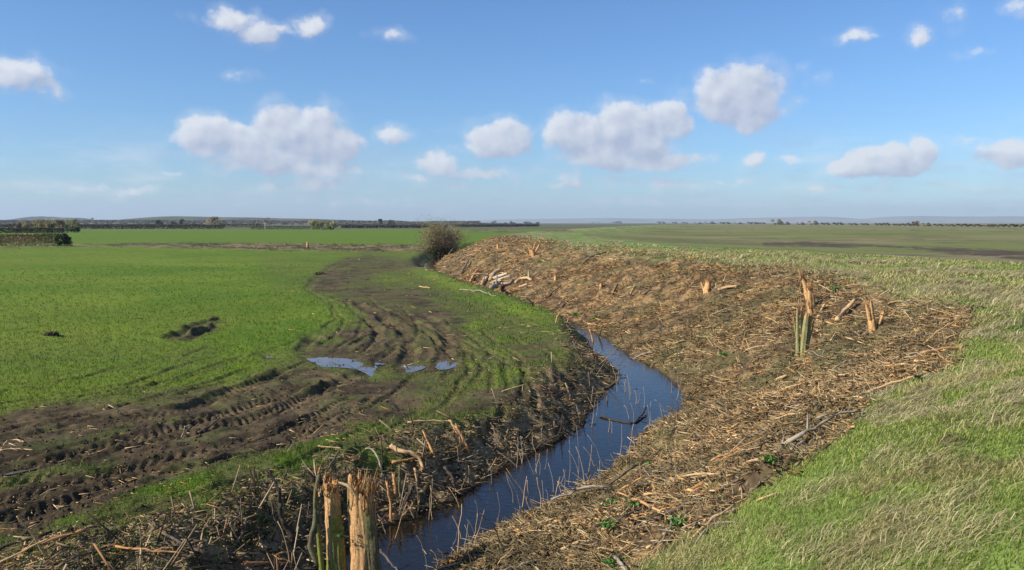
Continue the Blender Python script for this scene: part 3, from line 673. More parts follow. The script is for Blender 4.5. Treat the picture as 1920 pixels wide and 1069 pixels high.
# stray chips on the turf and mud, and along the cross ditch
A1 = litter_sticks('stray', 9000, lambda a, x, y: (1 - a['right']) * (a['Dl'] > .8) * (1 - a['brash']) * np.clip(1.2 - a['Dl'] / 9, .04, 1) * (fbm(x, y, 1.5, 2, 161) > .45), 5, 80, .04, .28, .005, .2, CHIP, [3, 2, 2, 2, 2, 2, 1, 1], .03)
p, c, a = scatter(6000, lambda a, x, y: a['cross'], 75, 135); m = len(p); d = rand_dir(m, .5); ln = rng.uniform(.15, .8, m)
A2 = sticks(p, p + d * ln[:, None], np.full(m, .03), np.full(m, .02), pick([(.24,.16,.085), (.14,.095,.055), (.36,.26,.14), (.08,.055,.035)], m))
p, c, a = scatter(60000, lambda a, x, y: (a['inw'] < -.03) * .005 * (1 + 3 * (a['inw'] > -.25)), 8, 40); m = len(p); p[:, 2] = WZ + .004
d = rand_dir(m, .0); d[:, 2] = 0; ln = rng.uniform(.03, .22, m); A3 = sticks(p - d * ln[:, None] / 2, p + d * ln[:, None] / 2, np.full(m, .008), np.full(m, .005), pick(CHIP, m) * .6)
J = join([A1, A2, A3]); o = make_mesh('stray_wood_litter', *J[:2], M_litter, J[2]); tag(o, kind='stuff')
# clods thrown up from the ruts
def clods():
    p, c, a = scatter(36000, lambda a, x, y: (1 - a['right']) * np.clip(a['mud'] * .4 + a['rut'] * .5 - .15, 0, 1), 6, 55); n = len(p); r = dist(p)
    base = np.array([(1, 0, 0), (-1, 0, 0), (0, 1, 0), (0, -1, 0), (0, 0, 1), (0, 0, -1)], float)
    f = np.array([(0, 2, 4), (2, 1, 4), (1, 3, 4), (3, 0, 4), (2, 0, 5), (1, 2, 5), (3, 1, 5), (0, 3, 5)])
    s = np.maximum(rng.uniform(.008, .032, n) , r * .0007)
    V = p[:, None, :] + base[None] * s[:, None, None] * rng.uniform(.5, 1.3, (n, 6, 3)); V[:, :, 2] += (s * .2)[:, None]
    col = pick([(.07,.047,.03), (.12,.082,.05), (.04,.028,.02), (.10,.10,.03)], n, [3, 3, 3, 1])
    return V.reshape(-1, 3), (np.arange(n)[:, None, None] * 6 + f[None]).reshape(-1, 3), np.repeat(col, 6, 0)
V = clods(); o = make_mesh('mud_clods', *V[:2], M_ground, V[2]); tag(o, kind='stuff')
# ------------------------------------------------------------------ single pieces of wood
def tube_geo(pts, radii, sides=8, seed=0, rough=.12, jag=0.0):
    """bent tapering limb with uneven girth, closed (and, if jag, splintered) ends"""
    R_ = random.Random(seed); pts = [Vector(p) for p in pts]; n = len(pts); V = []; Fc = []
    off = [R_.uniform(0, 6.28) for _ in range(4)]
    prev = None
    for i, p in enumerate(pts):
        d = (pts[min(i + 1, n - 1)] - pts[max(i - 1, 0)]).normalized()
        e = d.cross(Vector((0, 0, 1)) if abs(d.z) < .9 else Vector((1, 0, 0))).normalized() if prev is None else (prev - d * prev.dot(d)).normalized()
        prev = e; f = d.cross(e)
        for s in range(sides):
            a = 6.2832 * s / sides
            r = radii[i] * (1 + rough * (math.sin(2 * a + off[0]) + .6 * math.sin(3 * a + off[1] + i * .7)) + R_.uniform(-rough, rough) * .6)
            q = p + (e * math.cos(a) + f * math.sin(a)) * r
            if jag and i in (0, n - 1): q += d * (R_.uniform(0, jag) * (1 if i else -1))
            V.append(q)
    for i in range(n - 1):
        for s in range(sides):
            s2 = (s + 1) % sides; Fc.append((i * sides + s, i * sides + s2, (i + 1) * sides + s2, (i + 1) * sides + s))
    c0 = len(V); V.append(pts[0]); V.append(pts[-1])
    for s in range(sides):
        s2 = (s + 1) % sides; Fc.append((c0, s2, s)); Fc.append((c0 + 1, (n - 1) * sides + s, (n - 1) * sides + s2))
    return V, Fc
def add_geo(g, h):
    o = len(g[0]); g[0].extend(h[0]); g[1].extend([tuple(i + o for i in f) for f in h[1]]); return g
def geo_obj(name, g, mat, parent=None, smooth=True, loc=None):
    me = bpy.data.meshes.new(name)
    me.from_pydata([tuple(v - loc) if loc is not None else tuple(v) for v in g[0]], [], g[1]); me.materials.append(mat)
    if smooth: me.polygons.foreach_set('use_smooth', [True] * len(me.polygons))
    me.update(); o = bpy.data.objects.new(name, me); COL.objects.link(o)
    if loc is not None: o.location = loc
    if parent: o.parent = parent
    return o
def bend(pts, n=9, wob=.0, seed=0):
    """resample a few points as a smooth limb"""
    R_ = random.Random(seed); pts = [Vector(p) for p in pts]
    if len(pts) == 2: pts = [pts[0], pts[0].lerp(pts[1], .5), pts[1]]
    A = np.array([tuple(p) for p in pts]); s = np.concatenate([[0], np.cumsum(np.linalg.norm(np.diff(A, axis=0), axis=1))])
    ext = np.vstack([2 * A[0] - A[1], A, 2 * A[-1] - A[-2]]); out = []
    for q in np.linspace(0, s[-1], n):
        i = int(np.clip(np.searchsorted(s, q) - 1, 0, len(A) - 2)); t = (q - s[i]) / (s[i + 1] - s[i] + 1e-9)
        p0, p1, p2, p3 = ext[i], ext[i + 1], ext[i + 2], ext[i + 3]
        out.append(Vector(.5 * ((2 * p1) + (-p0 + p2) * t + (2 * p0 - 5 * p1 + 4 * p2 - p3) * t * t + (-p0 + 3 * p1 - 3 * p2 + p3) * t ** 3)))
    L_ = s[-1]
    for i in range(1, n - 1): out[i] += Vector((R_.gauss(0, 1), R_.gauss(0, 1), R_.gauss(0, 1))) * wob * L_
    return out
def taper(r0, r1, n): return [r0 + (r1 - r0) * i / (n - 1) for i in range(n)]
def at_depth(u, v, Yd): return Vector(((u - 960) / F * Yd, Yd, EYE - (v - HV) / F * Yd))
SEED = [0]
def lying(px, rpx, mat, label, cat='branch', group=None, name='branch', r1=None, lift=1.0, stubs=0, wob=.005, jag=.6, water=False):
    """a branch lying along photo pixels px; rpx radius in photo pixels"""
    SEED[0] += 1; sd = SEED[0]
    pts = []
    for q in px:
        p = Vector(px2w(q[0], q[1], WZ) + (WZ,)) if water else P(q[0], q[1])
        if pts and abs(p.y / pts[0].y - 1) > .22: p = at_depth(q[0], q[1], pts[0].y * (1.03 if p.y > pts[0].y else .98)); p.z = max(p.z, float(gz(p.x, p.y)[0]))
        pts.append(p)
    k = pts[len(pts) // 2].y / F; r = rpx * k
    for q, p in zip(px, pts): p.z += r * lift + (q[2] * k if len(q) > 2 else 0)
    n = 6 + 3 * len(px); bp = bend(pts, n, wob, sd); g = tube_geo(bp, taper(r, r * (r1 or .7), n), 8, sd, .13, r * jag)
    R_ = random.Random(sd)
    for _ in range(stubs):
        i = R_.randrange(2, n - 2); d = Vector((R_.gauss(0, 1), R_.gauss(0, 1), abs(R_.gauss(0, 1)))).normalized(); ll = r * R_.uniform(4, 12)
        add_geo(g, tube_geo([bp[i], bp[i] + d * ll * .5, bp[i] + d * ll + Vector((0, 0, -ll * .1))], [r * .5, r * .4, r * .22], 6, sd + 50, .1))
    o = geo_obj(name, g, mat, loc=bp[0]); return tag(o, label, cat, group)
def standing(px, rpx, mat, label, cat='stake', group=None, name='stake', r1=.7, jag=2.0, sink=.05, base=None, parts=None):
    """an upright or leaning limb drawn base first; all points at the depth of its base"""
    SEED[0] += 1; sd = SEED[0]
    b = base if base is not None else P(*px[0][:2]); k = b.y / F; r = rpx * k
    pts = [b + Vector((0, 0, -sink))] + [at_depth(u, v, b.y + (i + 1) * r * .3) for i, (u, v) in enumerate(px[1:])]
    n = 5 + 3 * len(px); bp = bend(pts, n, .01, sd)
    o = geo_obj(name, tube_geo(bp, taper(r, r * r1, n), 9, sd, .13, r * jag), mat, loc=b)
    return tag(o, label, cat, group)
GR = 'broken branches lying in the wood litter'
for px, r, mt, lab, st in (
    ([(920,528),(926,520,3),(938,514,5)], 4.1, M_pale, "thick pale log arching up at the back of the pale log pile", 1),
    ([(903,537),(908,528,2),(915,520,4)], 2.6, M_pale, "pale log leaning at the left end of the pale log pile", 0),
    ([(905,534),(915,524,4),(925,520,5)], 2.3, M_paleg, "second grey log leaning at the left end of the pale log pile", 0),
    ([(921,543),(935,539,3),(952,538,2),(962,532,2)], 3.9, M_greywood, "long crooked pale log at the front of the pale log pile", 2),
    ([(967,533),(977,528,2),(989,527,2),(997,530,1)], 3.4, M_pale, "crooked pale log at the right end of the pale log pile", 1),
    ([(923,526),(938,523,3),(951,519,3)], 2.9, M_paleg, "straight grey log in the middle of the pale log pile", 0),
    ([(928,529),(945,526,3),(957,523,3)], 2.3, M_paleg, "grey pole just under the straight grey log of the pile", 0),
    ([(920,533),(930,531,2),(940,530,2)], 2.1, M_pale, "short pale pole low in the middle of the pale log pile", 0),
    ([(975,541),(989,536)], 2.9, M_pale, "short pale log lying below the right end of the pile", 0),
    ([(1027,560),(1038,550,2),(1052,540,3)], 1.8, M_bark, "dark slanting branch right of the pale log pile", 1),
    ([(882,531),(888,522,3),(895,513,5)], 2.6, M_orange, "orange brown log propped left of the pale log pile", 0),
    ([(866,514),(872,504,3),(878,496,5)], 2.0, M_bark, "brown broken log leaning above the narrow far water", 0),
    ([(864,490),(874,484,2),(888,479,1)], 1.4, M_pale, "thin pale branch lying uphill of the leaning brown log", 0),
    ([(842,478),(852,469,4),(860,464,8)], 1.6, M_bark, "dark arched branch in front of the leafless bush", 0),
    ([(952,492),(966,484)], 1.2, M_pale, "thin pale stick below the far splintered stump", 0),
    ([(1094,495),(1112,484,2),(1135,476,1)], 2.0, M_bark, "long brown branch lying up the litter edge by the grass", 1),
    ([(1143,487),(1156,489)], 1.6, M_pale, "pale slab lying at the top of the litter near green grass", 0),
    ([(1150,553),(1158,541,6)], 1.8, M_dbark, "dark stub stuck upright in the orange chips", 0),
    ([(1182,553),(1190,538,3)], 1.6, M_pale, "pale leaning splinter in the orange chips", 0),
    ([(1205,556),(1222,543,2)], 1.6, M_bark, "brown stick right of the pale leaning splinter", 0),
    ([(1296,513),(1312,499,3)], 1.4, M_greywood, "grey stick rising toward the crest by the long grass", 0),
    ([(1312,508),(1328,506),(1342,502,2)], 1.4, M_pale, "pale stick lying at the crest edge of the litter", 0),
    ([(1344,497),(1354,502)], 1.6, M_pale, "pale bent stick end near the crest edge", 0),
    ([(1348,546),(1362,543,2),(1382,541,2)], 2.6, M_pale, "pale split slab lying beside the squat splintered stump", 0),
    ([(1294,539),(1301,532,3)], 1.8, M_pale, "small pale splinter left of the squat splintered stump", 0),
    ([(1407,523),(1418,522)], 1.4, M_pale, "white stick alone on the green crest grass", 0),
    ([(1666,571),(1680,568,1),(1696,567)], 1.8, M_pale, "pale straight stick right of the three pronged stump", 0),
    ([(1695,569),(1712,565,2),(1736,561)], 1.6, M_greywood, "grey stick continuing uphill from the pale straight stick", 1),
    ([(1800,591),(1820,583,1),(1842,574,1),(1864,565,2)], 1.8, M_greywood, "long grey branch reaching out onto the right hand turf", 2),
    ([(1765,586),(1782,585)], 1.2, M_pale, "pale stick on the small green patch inside the litter", 0),
    ([(1790,601),(1808,597)], 1.8, M_pale, "pale chunk of wood at the rightmost edge of the litter", 0),
    ([(1585,538),(1607,535)], 1.7, M_pale, "pale stick above and right of the orange splintered stump", 0),
    ([(1548,545),(1562,541)], 2.0, M_orange, "orange slab beside the orange splintered stump", 0),
    ([(1603,558),(1611,546,4)], 1.6, M_pale, "small pale splinter standing uphill of the yellow log", 0),
    ([(1581,562),(1592,572)], 1.4, M_bark, "brown stick sloping down behind the yellow log", 0),
    ([(1612,559),(1622,565)], 1.1, M_pale, "white sliver pointing downhill above the yellow log", 0),
    ([(1570,605),(1582,594,3),(1602,577,9)], 5.2, M_pale, "thick yellow broken log lying between the two big stumps", 0),
    ([(1534,598),(1540,588,3),(1546,579,5)], 3.2, M_pale, "short pale billet right of the mossy green stump", 0),
    ([(1530,620),(1540,631)], 2.2, M_pale, "forked pale splinter below the short pale billet", 1),
    ([(1558,640),(1568,626,2)], 1.8, M_pale, "thin bent pale stick below the yellow log", 0),
    ([(1516,655),(1528,664,1),(1545,672,1),(1572,669,1)], 1.2, M_greywood, "thin curved grey twig at the foot of the mossy stump", 1),
    ([(1380,862),(1425,840,3),(1475,816,6)], 2.4, M_greywood, "long straight grey branch at the near edge of the litter", 1),
    ([(1463,851),(1469,832,4),(1476,815,7)], 2.2, M_greywood, "grey branch crossing the top of the long straight one", 0),
    ([(1395,934),(1432,908,4),(1474,882,6)], 2.2, M_bark, "long brown branch running toward the near grass", 2),
    ([(1484,845),(1512,829,3)], 2.4, M_greywood, "stout grey stick right of the crossed branches", 0),
    ([(1526,822),(1538,806,6)], 1.6, M_greywood, "thin stick pointing up beside the stout grey stick", 0),
    ([(1419,941),(1440,935,2),(1458,929,3)], 2.4, M_pale, "pale stick at the lower corner of the near litter", 0),
    ([(1304,1021),(1320,1004,4),(1342,989,6),(1380,984,3)], 2.0, M_greywood, "curved grey branch lying at the grass edge near the viewer", 1),
    ([(1320,1002),(1342,992,2),(1362,990,1)], 2.0, M_bark, "brown branch beside the curved grey one at the grass edge", 0),
    ([(1350,958),(1382,937,4)], 1.8, M_greywood, "straight grey stick uphill of the curved grey branch", 0),
    ([(1187,1036),(1220,1026,3),(1259,1018,3)], 2.2, M_bark, "long brown stick lying low in the near litter", 1),
    ([(1183,1068),(1225,1040,3),(1262,1010,6)], 1.6, M_greywood, "thin grey stick pointing up from the bottom edge", 0),
    ([(1287,933),(1315,931,2),(1348,926,2)], 5.0, M_orange, "thick orange log half buried in the near litter", 0),
    ([(1348,926),(1365,915,3),(1390,902,3)], 2.4, M_bark, "brown branch running on from the thick orange log", 1),
    ([(1022,992),(1036,988,1),(1046,990)], 3.2, M_pale, "bent pale chunk low on the near litter by the water", 0),
    ([(1056,968),(1090,962,1),(1108,948,4)], 2.2, M_pale, "crooked pale stick near the reed stems on the near slope", 0),
    ([(1052,1034),(1085,1020,2)], 3.0, M_pale, "pale wedge of wood at the bottom of the near litter", 0),
    ([(1225,790),(1245,787,2),(1268,790,1)], 3.4, M_pale, "yellowish slab on the small point jutting into the water", 0),
    ([(1260,797),(1282,796)], 2.0, M_pale, "flat pale piece right of the yellowish slab", 0),
    ([(1455,717),(1475,708)], 4.0, M_pale, "pale chip heap piece on the slope left of the near grass", 0),
    ([(1365,807),(1392,792,2)], 1.6, M_pale, "pale stick on the open middle of the slope", 0),
    ([(1184,677),(1205,668,3),(1226,664,3)], 1.4, M_greywood, "grey stick lying at the waterline of the far bend", 0),
    ([(1065,566),(1052,580,2)], 1.6, M_bark, "brown stick pointing down to the narrow water", 0),
    ): lying(px, r, mt, lab, 'branch', GR, stubs=st)
GL = 'branches in the brash on the field side'
for px, r, mt, lab, st in (
    ([(734,848,6),(752,857,6),(772,863,8),(787,873,7),(793,888,2)], 5.0, M_pale, "thick peeled branch curling off the field bank", 0),
    ([(686,850,6),(696,852,8),(706,863,8),(714,883,4),(718,911)], 2.2, M_greywood, "thin arched grey branch left of the thick peeled branch", 0),
    ([(784,1000),(770,960,8)], 2.0, M_bark, "branch end poking from the brash over the near water", 0),
    ([(0,846),(14,832,3),(30,829,3),(44,831,1)], 1.4, M_pale, "pale curved twig at the left edge of the mud", 0),
    ([(0,846),(30,844,1),(62,845)], 1.4, M_pale, "straight pale twig under the curved twig on the mud", 0),
    ([(340,822),(345,812,3),(346,804,4)], 1.2, M_greywood, "tiny forked grey twig in the wheel rut", 1),
    ([(372,813),(392,806,4),(412,795,10)], 2.0, M_bark, "bare brown stick rising from the middle wheel rut", 0),
    ([(785,985),(812,975),(830,965)], 3.0, M_bark, "brown log end at the waterline under the near brash", 0),
    ([(596,838),(618,841,1),(640,842)], 1.6, M_pale, "pale stick lying in the grass above the big split stump", 0),
    ([(742,812),(770,813)], 2.0, M_pale, "pale slab on bare mud above the peeled branch", 0),
    ([(300,966),(322,970,1),(350,973)], 2.0, M_bark, "brown stick in the grass at the lower left brash edge", 0),
    ([(415,1000),(450,975,6),(475,962,8)], 2.2, M_bark, "long brown branch in the brash left of the dark curved trunk", 1),
    ([(430,1040),(455,1010,8),(462,985,10)], 2.6, M_bark, "bent branch deep in the brash left of the dark curved trunk", 1),
    ([(350,1050),(372,1035,6),(380,1010,12)], 2.2, M_pale, "pale stick standing up in the lower left brash", 0),
    ([(40,1046),(46,1034,4),(48,1026,8)], 3.0, M_pale, "pale short stub at the bottom left brash", 0),
    ([(1108,769),(1128,771,3),(1150,774,3)], 3.0, M_bark, "sawn log with a pale end reaching over the water", 0),
    ([(1097,756,2),(1130,758,4),(1166,761,3)], 1.1, M_greywood, "thin grey pole resting from the bank across the reeds", 0),
    ([(985,812),(1015,806,2),(1050,790,3)], 2.0, M_bark, "brown branch along the brash above the middle water", 1),
    ([(1000,845),(1030,830,4),(1062,816,3)], 1.8, M_bark, "brown branch beside the middle waterline", 1),
    ([(860,545),(895,548,1),(930,556)], 1.2, M_greywood, "thin pale stick on the turf opposite the log pile", 0),
    ([(786,538),(806,541)], 1.1, M_pale, "pale stick lying by the narrow far water on the field side", 0),
    ): lying(px, r, mt, lab, 'branch', GL, stubs=st, lift=1.0)
lying([(1125,782),(1150,788),(1187,794),(1205,780,3),(1211,772,7)], 1.9, M_dbark, "dark bent bough lying across the ditch water", 'bough', None, 'fallen_bough', 1.0, .6, 2, .004, .6, True)
standing([(573,1036),(558,1024),(540,999),(528,966),(524,931),(518,908),(503,880)], 5.5, M_dbark, "long dark curved trunk leaning left of the big split stump", 'trunk', None, 'leaning_trunk', .3, 1)
GS = 'broken stakes standing in the field bank'
for px, r, mt, lab in (
    ([(734,976),(732,941),(725,906)], 3.2, M_orange, "reddish broken stake beside the big split stump"),
    ([(750,945),(749,910),(749,876)], 3.2, M_mossbark, "tall greenish stake right of the reddish stake"),
    ([(742,930),(740,910),(738,893)], 4.0, M_orange, "thick orange topped stub behind the reddish stake"),
    ([(756,952),(764,935),(774,917)], 4.5, M_dbark, "dark leaning stake right of the tall greenish one"),
    ([(782,912),(781,897),(778,881)], 2.6, M_pale, "pale pointed splinter stake under the peeled branch"),
    ([(783,955),(786,935),(780,915)], 1.6, M_pale, "thin crooked pale stem over the near water"),
    ([(880,850),(872,830),(855,800)], 3.4, M_orange, "orange split stake leaning left by the bare bank"),
    ([(862,817),(853,803),(845,790)], 2.8, M_pale, "pale topped stake leaning at the turf edge"),
    ([(853,915),(848,895),(834,877)], 3.4, M_bark, "brown stub leaning over the middle brash"),
    ([(862,885),(860,860),(858,838)], 2.6, M_bark, "upright brown stub in the middle brash"),
    ([(1113,648),(1111,635),(1106,620)], 2.2, M_orange, "orange curved root stub at the narrow bend of water"),
    ([(1117,646),(1124,630),(1130,612)], 1.6, M_dbark, "dark curved shoot at the narrow bend of water"),
    ([(1107,731),(1106,715),(1104,701)], 2.6, M_bark, "brown root stub on the undercut point"),
    ([(1042,605),(1044,596),(1049,587)], 1.6, M_orange, "small orange stub in the hidden ditch"),
    ([(1000,575),(996,566),(988,560)], 1.8, M_dbark, "dark forked root where the ditch narrows"),
    ([(975,760),(965,748),(957,738)], 2.6, M_dbark, "dark stub in the turf of the inner bend"),
    ([(1138,771),(1139,757),(1139,744)], 1.8, M_bark, "upright brown post at the water's edge by the sawn log"),
    ([(520,990),(512,960),(508,935)], 2.0, M_bark, "slim brown stem left of the long dark trunk"),
    ([(455,1000),(453,965),(452,935)], 1.6, M_bark, "slim upright stem in the lower left brash"),
    ): standing(px, r, mt, lab, 'stake', GS)
# dry reed stems standing in and by the water
RE = [(1171,735,1170,716),(1181,750,1175,700),(1182,740,1177,710),(1192,757,1190,732),(1207,765,1206,725),(1190,792,1182,755),(1180,785,1170,760),(1250,772,1227,749),(1270,745,1270,705),(1280,742,1272,722),
      (1117,780,1120,752),(1194,755,1201,735),(1003,961,949,878),(985,968,948,885),(1005,890,975,843),(1006,888,998,818),(1066,910,1067,818),(1085,920,1081,800),(1087,888,1066,845),(1074,955,1070,920),(1134,875,1101,815),
      (1116,873,1094,838),(1016,948,1016,900),(1026,940,1023,918),(1040,963,1018,938),(933,986,932,923),(963,943,950,893),(1198,913,1199,868),(1117,916,1124,863),(1144,913,1149,885),(1173,900,1174,860),(1180,898,1181,850),
      (1262,905,1265,863),(1272,986,1270,956),(1306,976,1306,919),(1315,875,1312,825),(1124,1069,1124,1042),(1224,1039,1219,1006),(804,1067,781,1004),(822,1059,807,1031),(832,1049,820,1029),(845,1021,864,975),(882,1036,871,984),
      (895,1019,876,974),(894,969,890,938),(1139,810,1142,785),(1146,812,1146,790),(1012,890,1008,850),(1058,916,1056,880),(1048,905,1060,880),(1634,860,1636,842),(1596,880,1597,852),(1665,1000,1664,803),(1020,880,1026,842),(1000,884,1012,850)]
for i, (u0, v0, u1, v1) in enumerate(RE):
    if u0 == 1665: continue
    b = P(u0, v0); 
    if b.z < WZ: b = Vector(px2w(u0, v0, WZ) + (WZ,))
    k = b.y / F; tp = at_depth(u1, v1, b.y); r = max(.55 * k, .0035)
    o = geo_obj('reed_stem', tube_geo(bend([b - Vector((0, 0, .1)), b.lerp(tp, .5) + Vector((.02, 0, 0)), tp], 6, .01, i), taper(r, r * .6, 6), 5, i), M_greywood if i % 3 else M_pale, loc=b)
    tag(o, "thin dry reed stem standing in or beside the ditch water", 'reed stem', 'dry reed stems along the ditch')
standing([(950,1049),(930,996),(900,961)], 1.6, M_dbark, "thin black curved stem leaning over the near water", 'stem', None, 'curved_stem', .5, 1)
standing([(752,1069),(724,1044),(704,1026)], 2.4, M_greywood, "grey twig sticking out right of the big split stump", 'twig', None, 'dry_twig', 1.0, 1, base=Vector(px2w(752, 1069, WZ) + (WZ,)))
# more dry stems at both waterlines
for i in range(46):
    q = random.randrange(2, 14); s_ = random.random(); side = random.choice((-1, 1)); c_ = (DP[q] * (1 - s_) + DP[q + 1] * s_); w_ = DW[q]
    tg_ = DP[q + 1] - DP[q]; tg_ = tg_ / np.hypot(*tg_); off = side * w_ * random.uniform(.55, 1.5); x_, y_ = c_[0] + tg_[1] * off, c_[1] - tg_[0] * off
    z_ = max(WZ - .1, float(gz(x_, y_)[0]) - .03); h_ = random.uniform(.25, .65); ln_ = (random.gauss(0, .22), random.gauss(0, .15))
    r = .0045 + y_ * .00012
    o = geo_obj('reed_stem', tube_geo(bend([(0, 0, 0), (ln_[0] * .4 * h_ + .01, ln_[1] * .4 * h_, h_ * .55), (ln_[0] * h_, ln_[1] * h_, h_)], 6, .012, i), taper(r, r * .6, 6), 5, i), M_greywood if i % 2 else M_pale); o.location = (x_, y_, z_)
    tag(o, "thin dry reed stem standing in or beside the ditch water", 'reed stem', 'dry reed stems along the ditch')
# countable loose sticks: the larger ones among the litter
def stick_variants(mat, tagname):
    out = []
    for i in range(4):
        SEED[0] += 1; sd = SEED[0]; R_ = random.Random(sd)
        bp = bend([(-.5, 0, 0), (-.1, R_.uniform(-.05, .05), R_.uniform(0, .05)), (.5, R_.uniform(-.06, .06), R_.uniform(-.02, .03))], 8, .012, sd)
        g = tube_geo(bp, [.024 * R_.uniform(.75, 1.2) * (1 - .4 * j / 7) for j in range(8)], 7, sd, .15, .03)
        if i % 2:
            q = bp[4]; add_geo(g, tube_geo([q, q + Vector((.12, .1 * R_.choice((-1, 1)), .05)), q + Vector((.22, .2, .08))], [.014, .011, .006], 5, sd))
        me = geo_obj('loose_stick', g, mat); dat = me.data; bpy.data.objects.remove(me); out.append(dat)
    return out
VAR = {'pale': stick_variants(M_pale, 'p'), 'grey': stick_variants(M_greywood, 'g'), 'brown': stick_variants(M_bark, 'b'), 'orange': stick_variants(M_orange, 'o'), 'dark': stick_variants(M_dbark, 'd')}
def loose(n, wfun, rlo, rhi, mix, flat, labels, group, L0, L1):
    p, c, a = scatter(n * 60, wfun, rlo, rhi); p = p[rng.permutation(len(p))[:n]]; keys = list(mix)
    for q in p:
        k = rng.choice(keys, p=np.array([mix[x] for x in keys]) / sum(mix.values()))
        o = bpy.data.objects.new('loose_stick', VAR[k][rng.integers(4)]); COL.objects.link(o)
        d = rand_dir(1, flat)[0]; ll = float(rng.uniform(0, 1) ** 1.6 * (L1 - L0) + L0); r = math.hypot(q[0], q[1])
        s2 = max(ll * rng.uniform(.7, 1.2), r * .018)
        e = 0.25 * ll; slope = float((gz(q[0] + d[0] * e, q[1] + d[1] * e)[0] - gz(q[0] - d[0] * e, q[1] - d[1] * e)[0]) / (2 * e))
        dv = Vector((d[0], d[1], d[2] * .8 + slope)).normalized()
        o.rotation_euler = dv.to_track_quat('X', 'Z').to_euler(); o.scale = (ll, s2, s2)
        o.location = (q[0], q[1], q[2] + .025 * s2 + abs(d[2]) * ll * .4)
        tag(o, labels % k, 'stick', group)
def win(u0, u1, v0, v1):
    def f(a, x, y):
        u = 960 + F * x / y; return a['litter'] * (u > u0) * (u < u1) * (y < 60)
    return f
loose(170, lw, 5.5, 45, dict(pale=5, grey=3, brown=3, orange=2), .22, "loose %s stick lying in the wood litter of the bank by the sea wall", 'loose sticks in the wood litter', .25, .85)
loose(55, win(1470, 1560, 0, 0), 13, 26, dict(pale=5, orange=4, grey=1), .6, "loose %s splinter around the torn stumps", 'splinters around the torn stumps', .15, .5)
loose(30, win(1560, 1700, 0, 0), 14, 24, dict(pale=5, orange=3, grey=3), .5, "loose %s splinter around the three pronged stump", 'splinters around the torn stumps', .15, .55)
loose(110, bw, 6.5, 40, dict(brown=4, pale=2, dark=3, orange=1.2), .45, "loose %s stick tangled in the brash of the field bank", 'loose sticks in the brash', .25, .75)

# ------------------------------------------------------------------ stumps
def jag_stem(base, top, r0, r1, seed, colf, sides=72, rings=90, jag=.12, flute=.05, squash=1.0, topdip=.25, tilt=(0, 0)):
    """trunk torn off at the top: fluted sides, splintered crown. colf(angle, t, n) -> colour"""
    R_ = np.random.default_rng(seed); base = np.array(base); top = np.array(top); H = np.linalg.norm(top - base); d = (top - base) / H
    e = np.cross(d, [0, 1, 0]); e /= np.linalg.norm(e); f = np.cross(d, e) ; f = -f if f[1] > 0 else f      # e to the right, f towards the viewer
    if e[0] < 0: e = -e
    th = np.linspace(0, 2 * np.pi, sides, endpoint=False)
    spike = jag * (R_.random(sides) ** 1.7) + tilt[0] * np.cos(th) + tilt[1] * np.sin(th)
    fl = flute * (np.sin(5 * th + R_.uniform(0, 6)) * .5 + R_.normal(0, .25, sides))
    big = R_.uniform(0, 6.28, 6); kn = [(R_.uniform(0, 6.28), R_.uniform(.1, .8), R_.uniform(.10, .28)) for _ in range(5)]
    def ring(r, zz, t):
        bx = .10 * r0 * (math.sin(3.1 * t + big[0]) - math.sin(big[0])); by = .12 * r0 * (math.sin(2.6 * t + big[1]) - math.sin(big[1]))
        lob = 1 + .10 * np.sin(2 * th + big[2] + 1.5 * t) + .07 * np.sin(3 * th + big[3] - 2 * t)
        bark = fbm(np.cos(th) * 2.2 + 7, np.sin(th) * 2.2 + t * H / r0 * .22 + seed, .5, 4, 901, .65) - .5
        knob = sum(a * np.exp(-(((th - c0 + np.pi) % (2 * np.pi) - np.pi) / .35) ** 2 - ((t - c1) * H / (r0 * .7)) ** 2) for c0, c1, a in kn)
        rr_ = r * lob * (1 + knob + .34 * bark * (1 if t <= 1 else .5))
        return base + e * (np.cos(th) * rr_ + bx)[:, None] + f * (np.sin(th) * rr_ * squash + by)[:, None] + d * zz[:, None]
    V, C_ = [], []
    for i in range(rings):
        t = i / (rings - 1)
        r = (r0 + (r1 - r0) * t ** .7) * (1 + fl * (1 + .3 * np.sin(t * 9 + th * 2)))
        V.append(ring(r, t * H + spike * sm(.72, 1, t), t)); C_.append(colf(th, t, R_))
    for q, dp in ((.8, .15), (.55, .35), (.3, .6), (.1, .8)):
        r = r1 * q * (1 + R_.normal(0, .08, sides)); zz = H + spike * (1 - dp) - topdip * r1 * dp + R_.random(sides) * jag * .8 * (R_.random(sides) < .5)
        V.append(ring(r, zz, 1.02)); C_.append(colf(th, 1.2, R_))
    nr = rings + 4; V = np.concatenate(V); C_ = np.concatenate(C_)
    I_ = np.arange(nr * sides).reshape(nr, sides); In_ = np.roll(I_, -1, 1)
    Q = np.stack([I_[:-1], In_[:-1], In_[1:], I_[1:]], -1).reshape(-1, 4)
    return V, Q, C_
PALE = np.array([.70, .44, .20]); TAN = np.array([.58, .30, .11]); ORG = np.array([.52, .22, .06]); MOSS = np.array([.26, .27, .05]); GMOSS = np.array([.34, .325, .13]); BARK = np.array([.13, .10, .065]); DARK = np.array([.06, .045, .03])
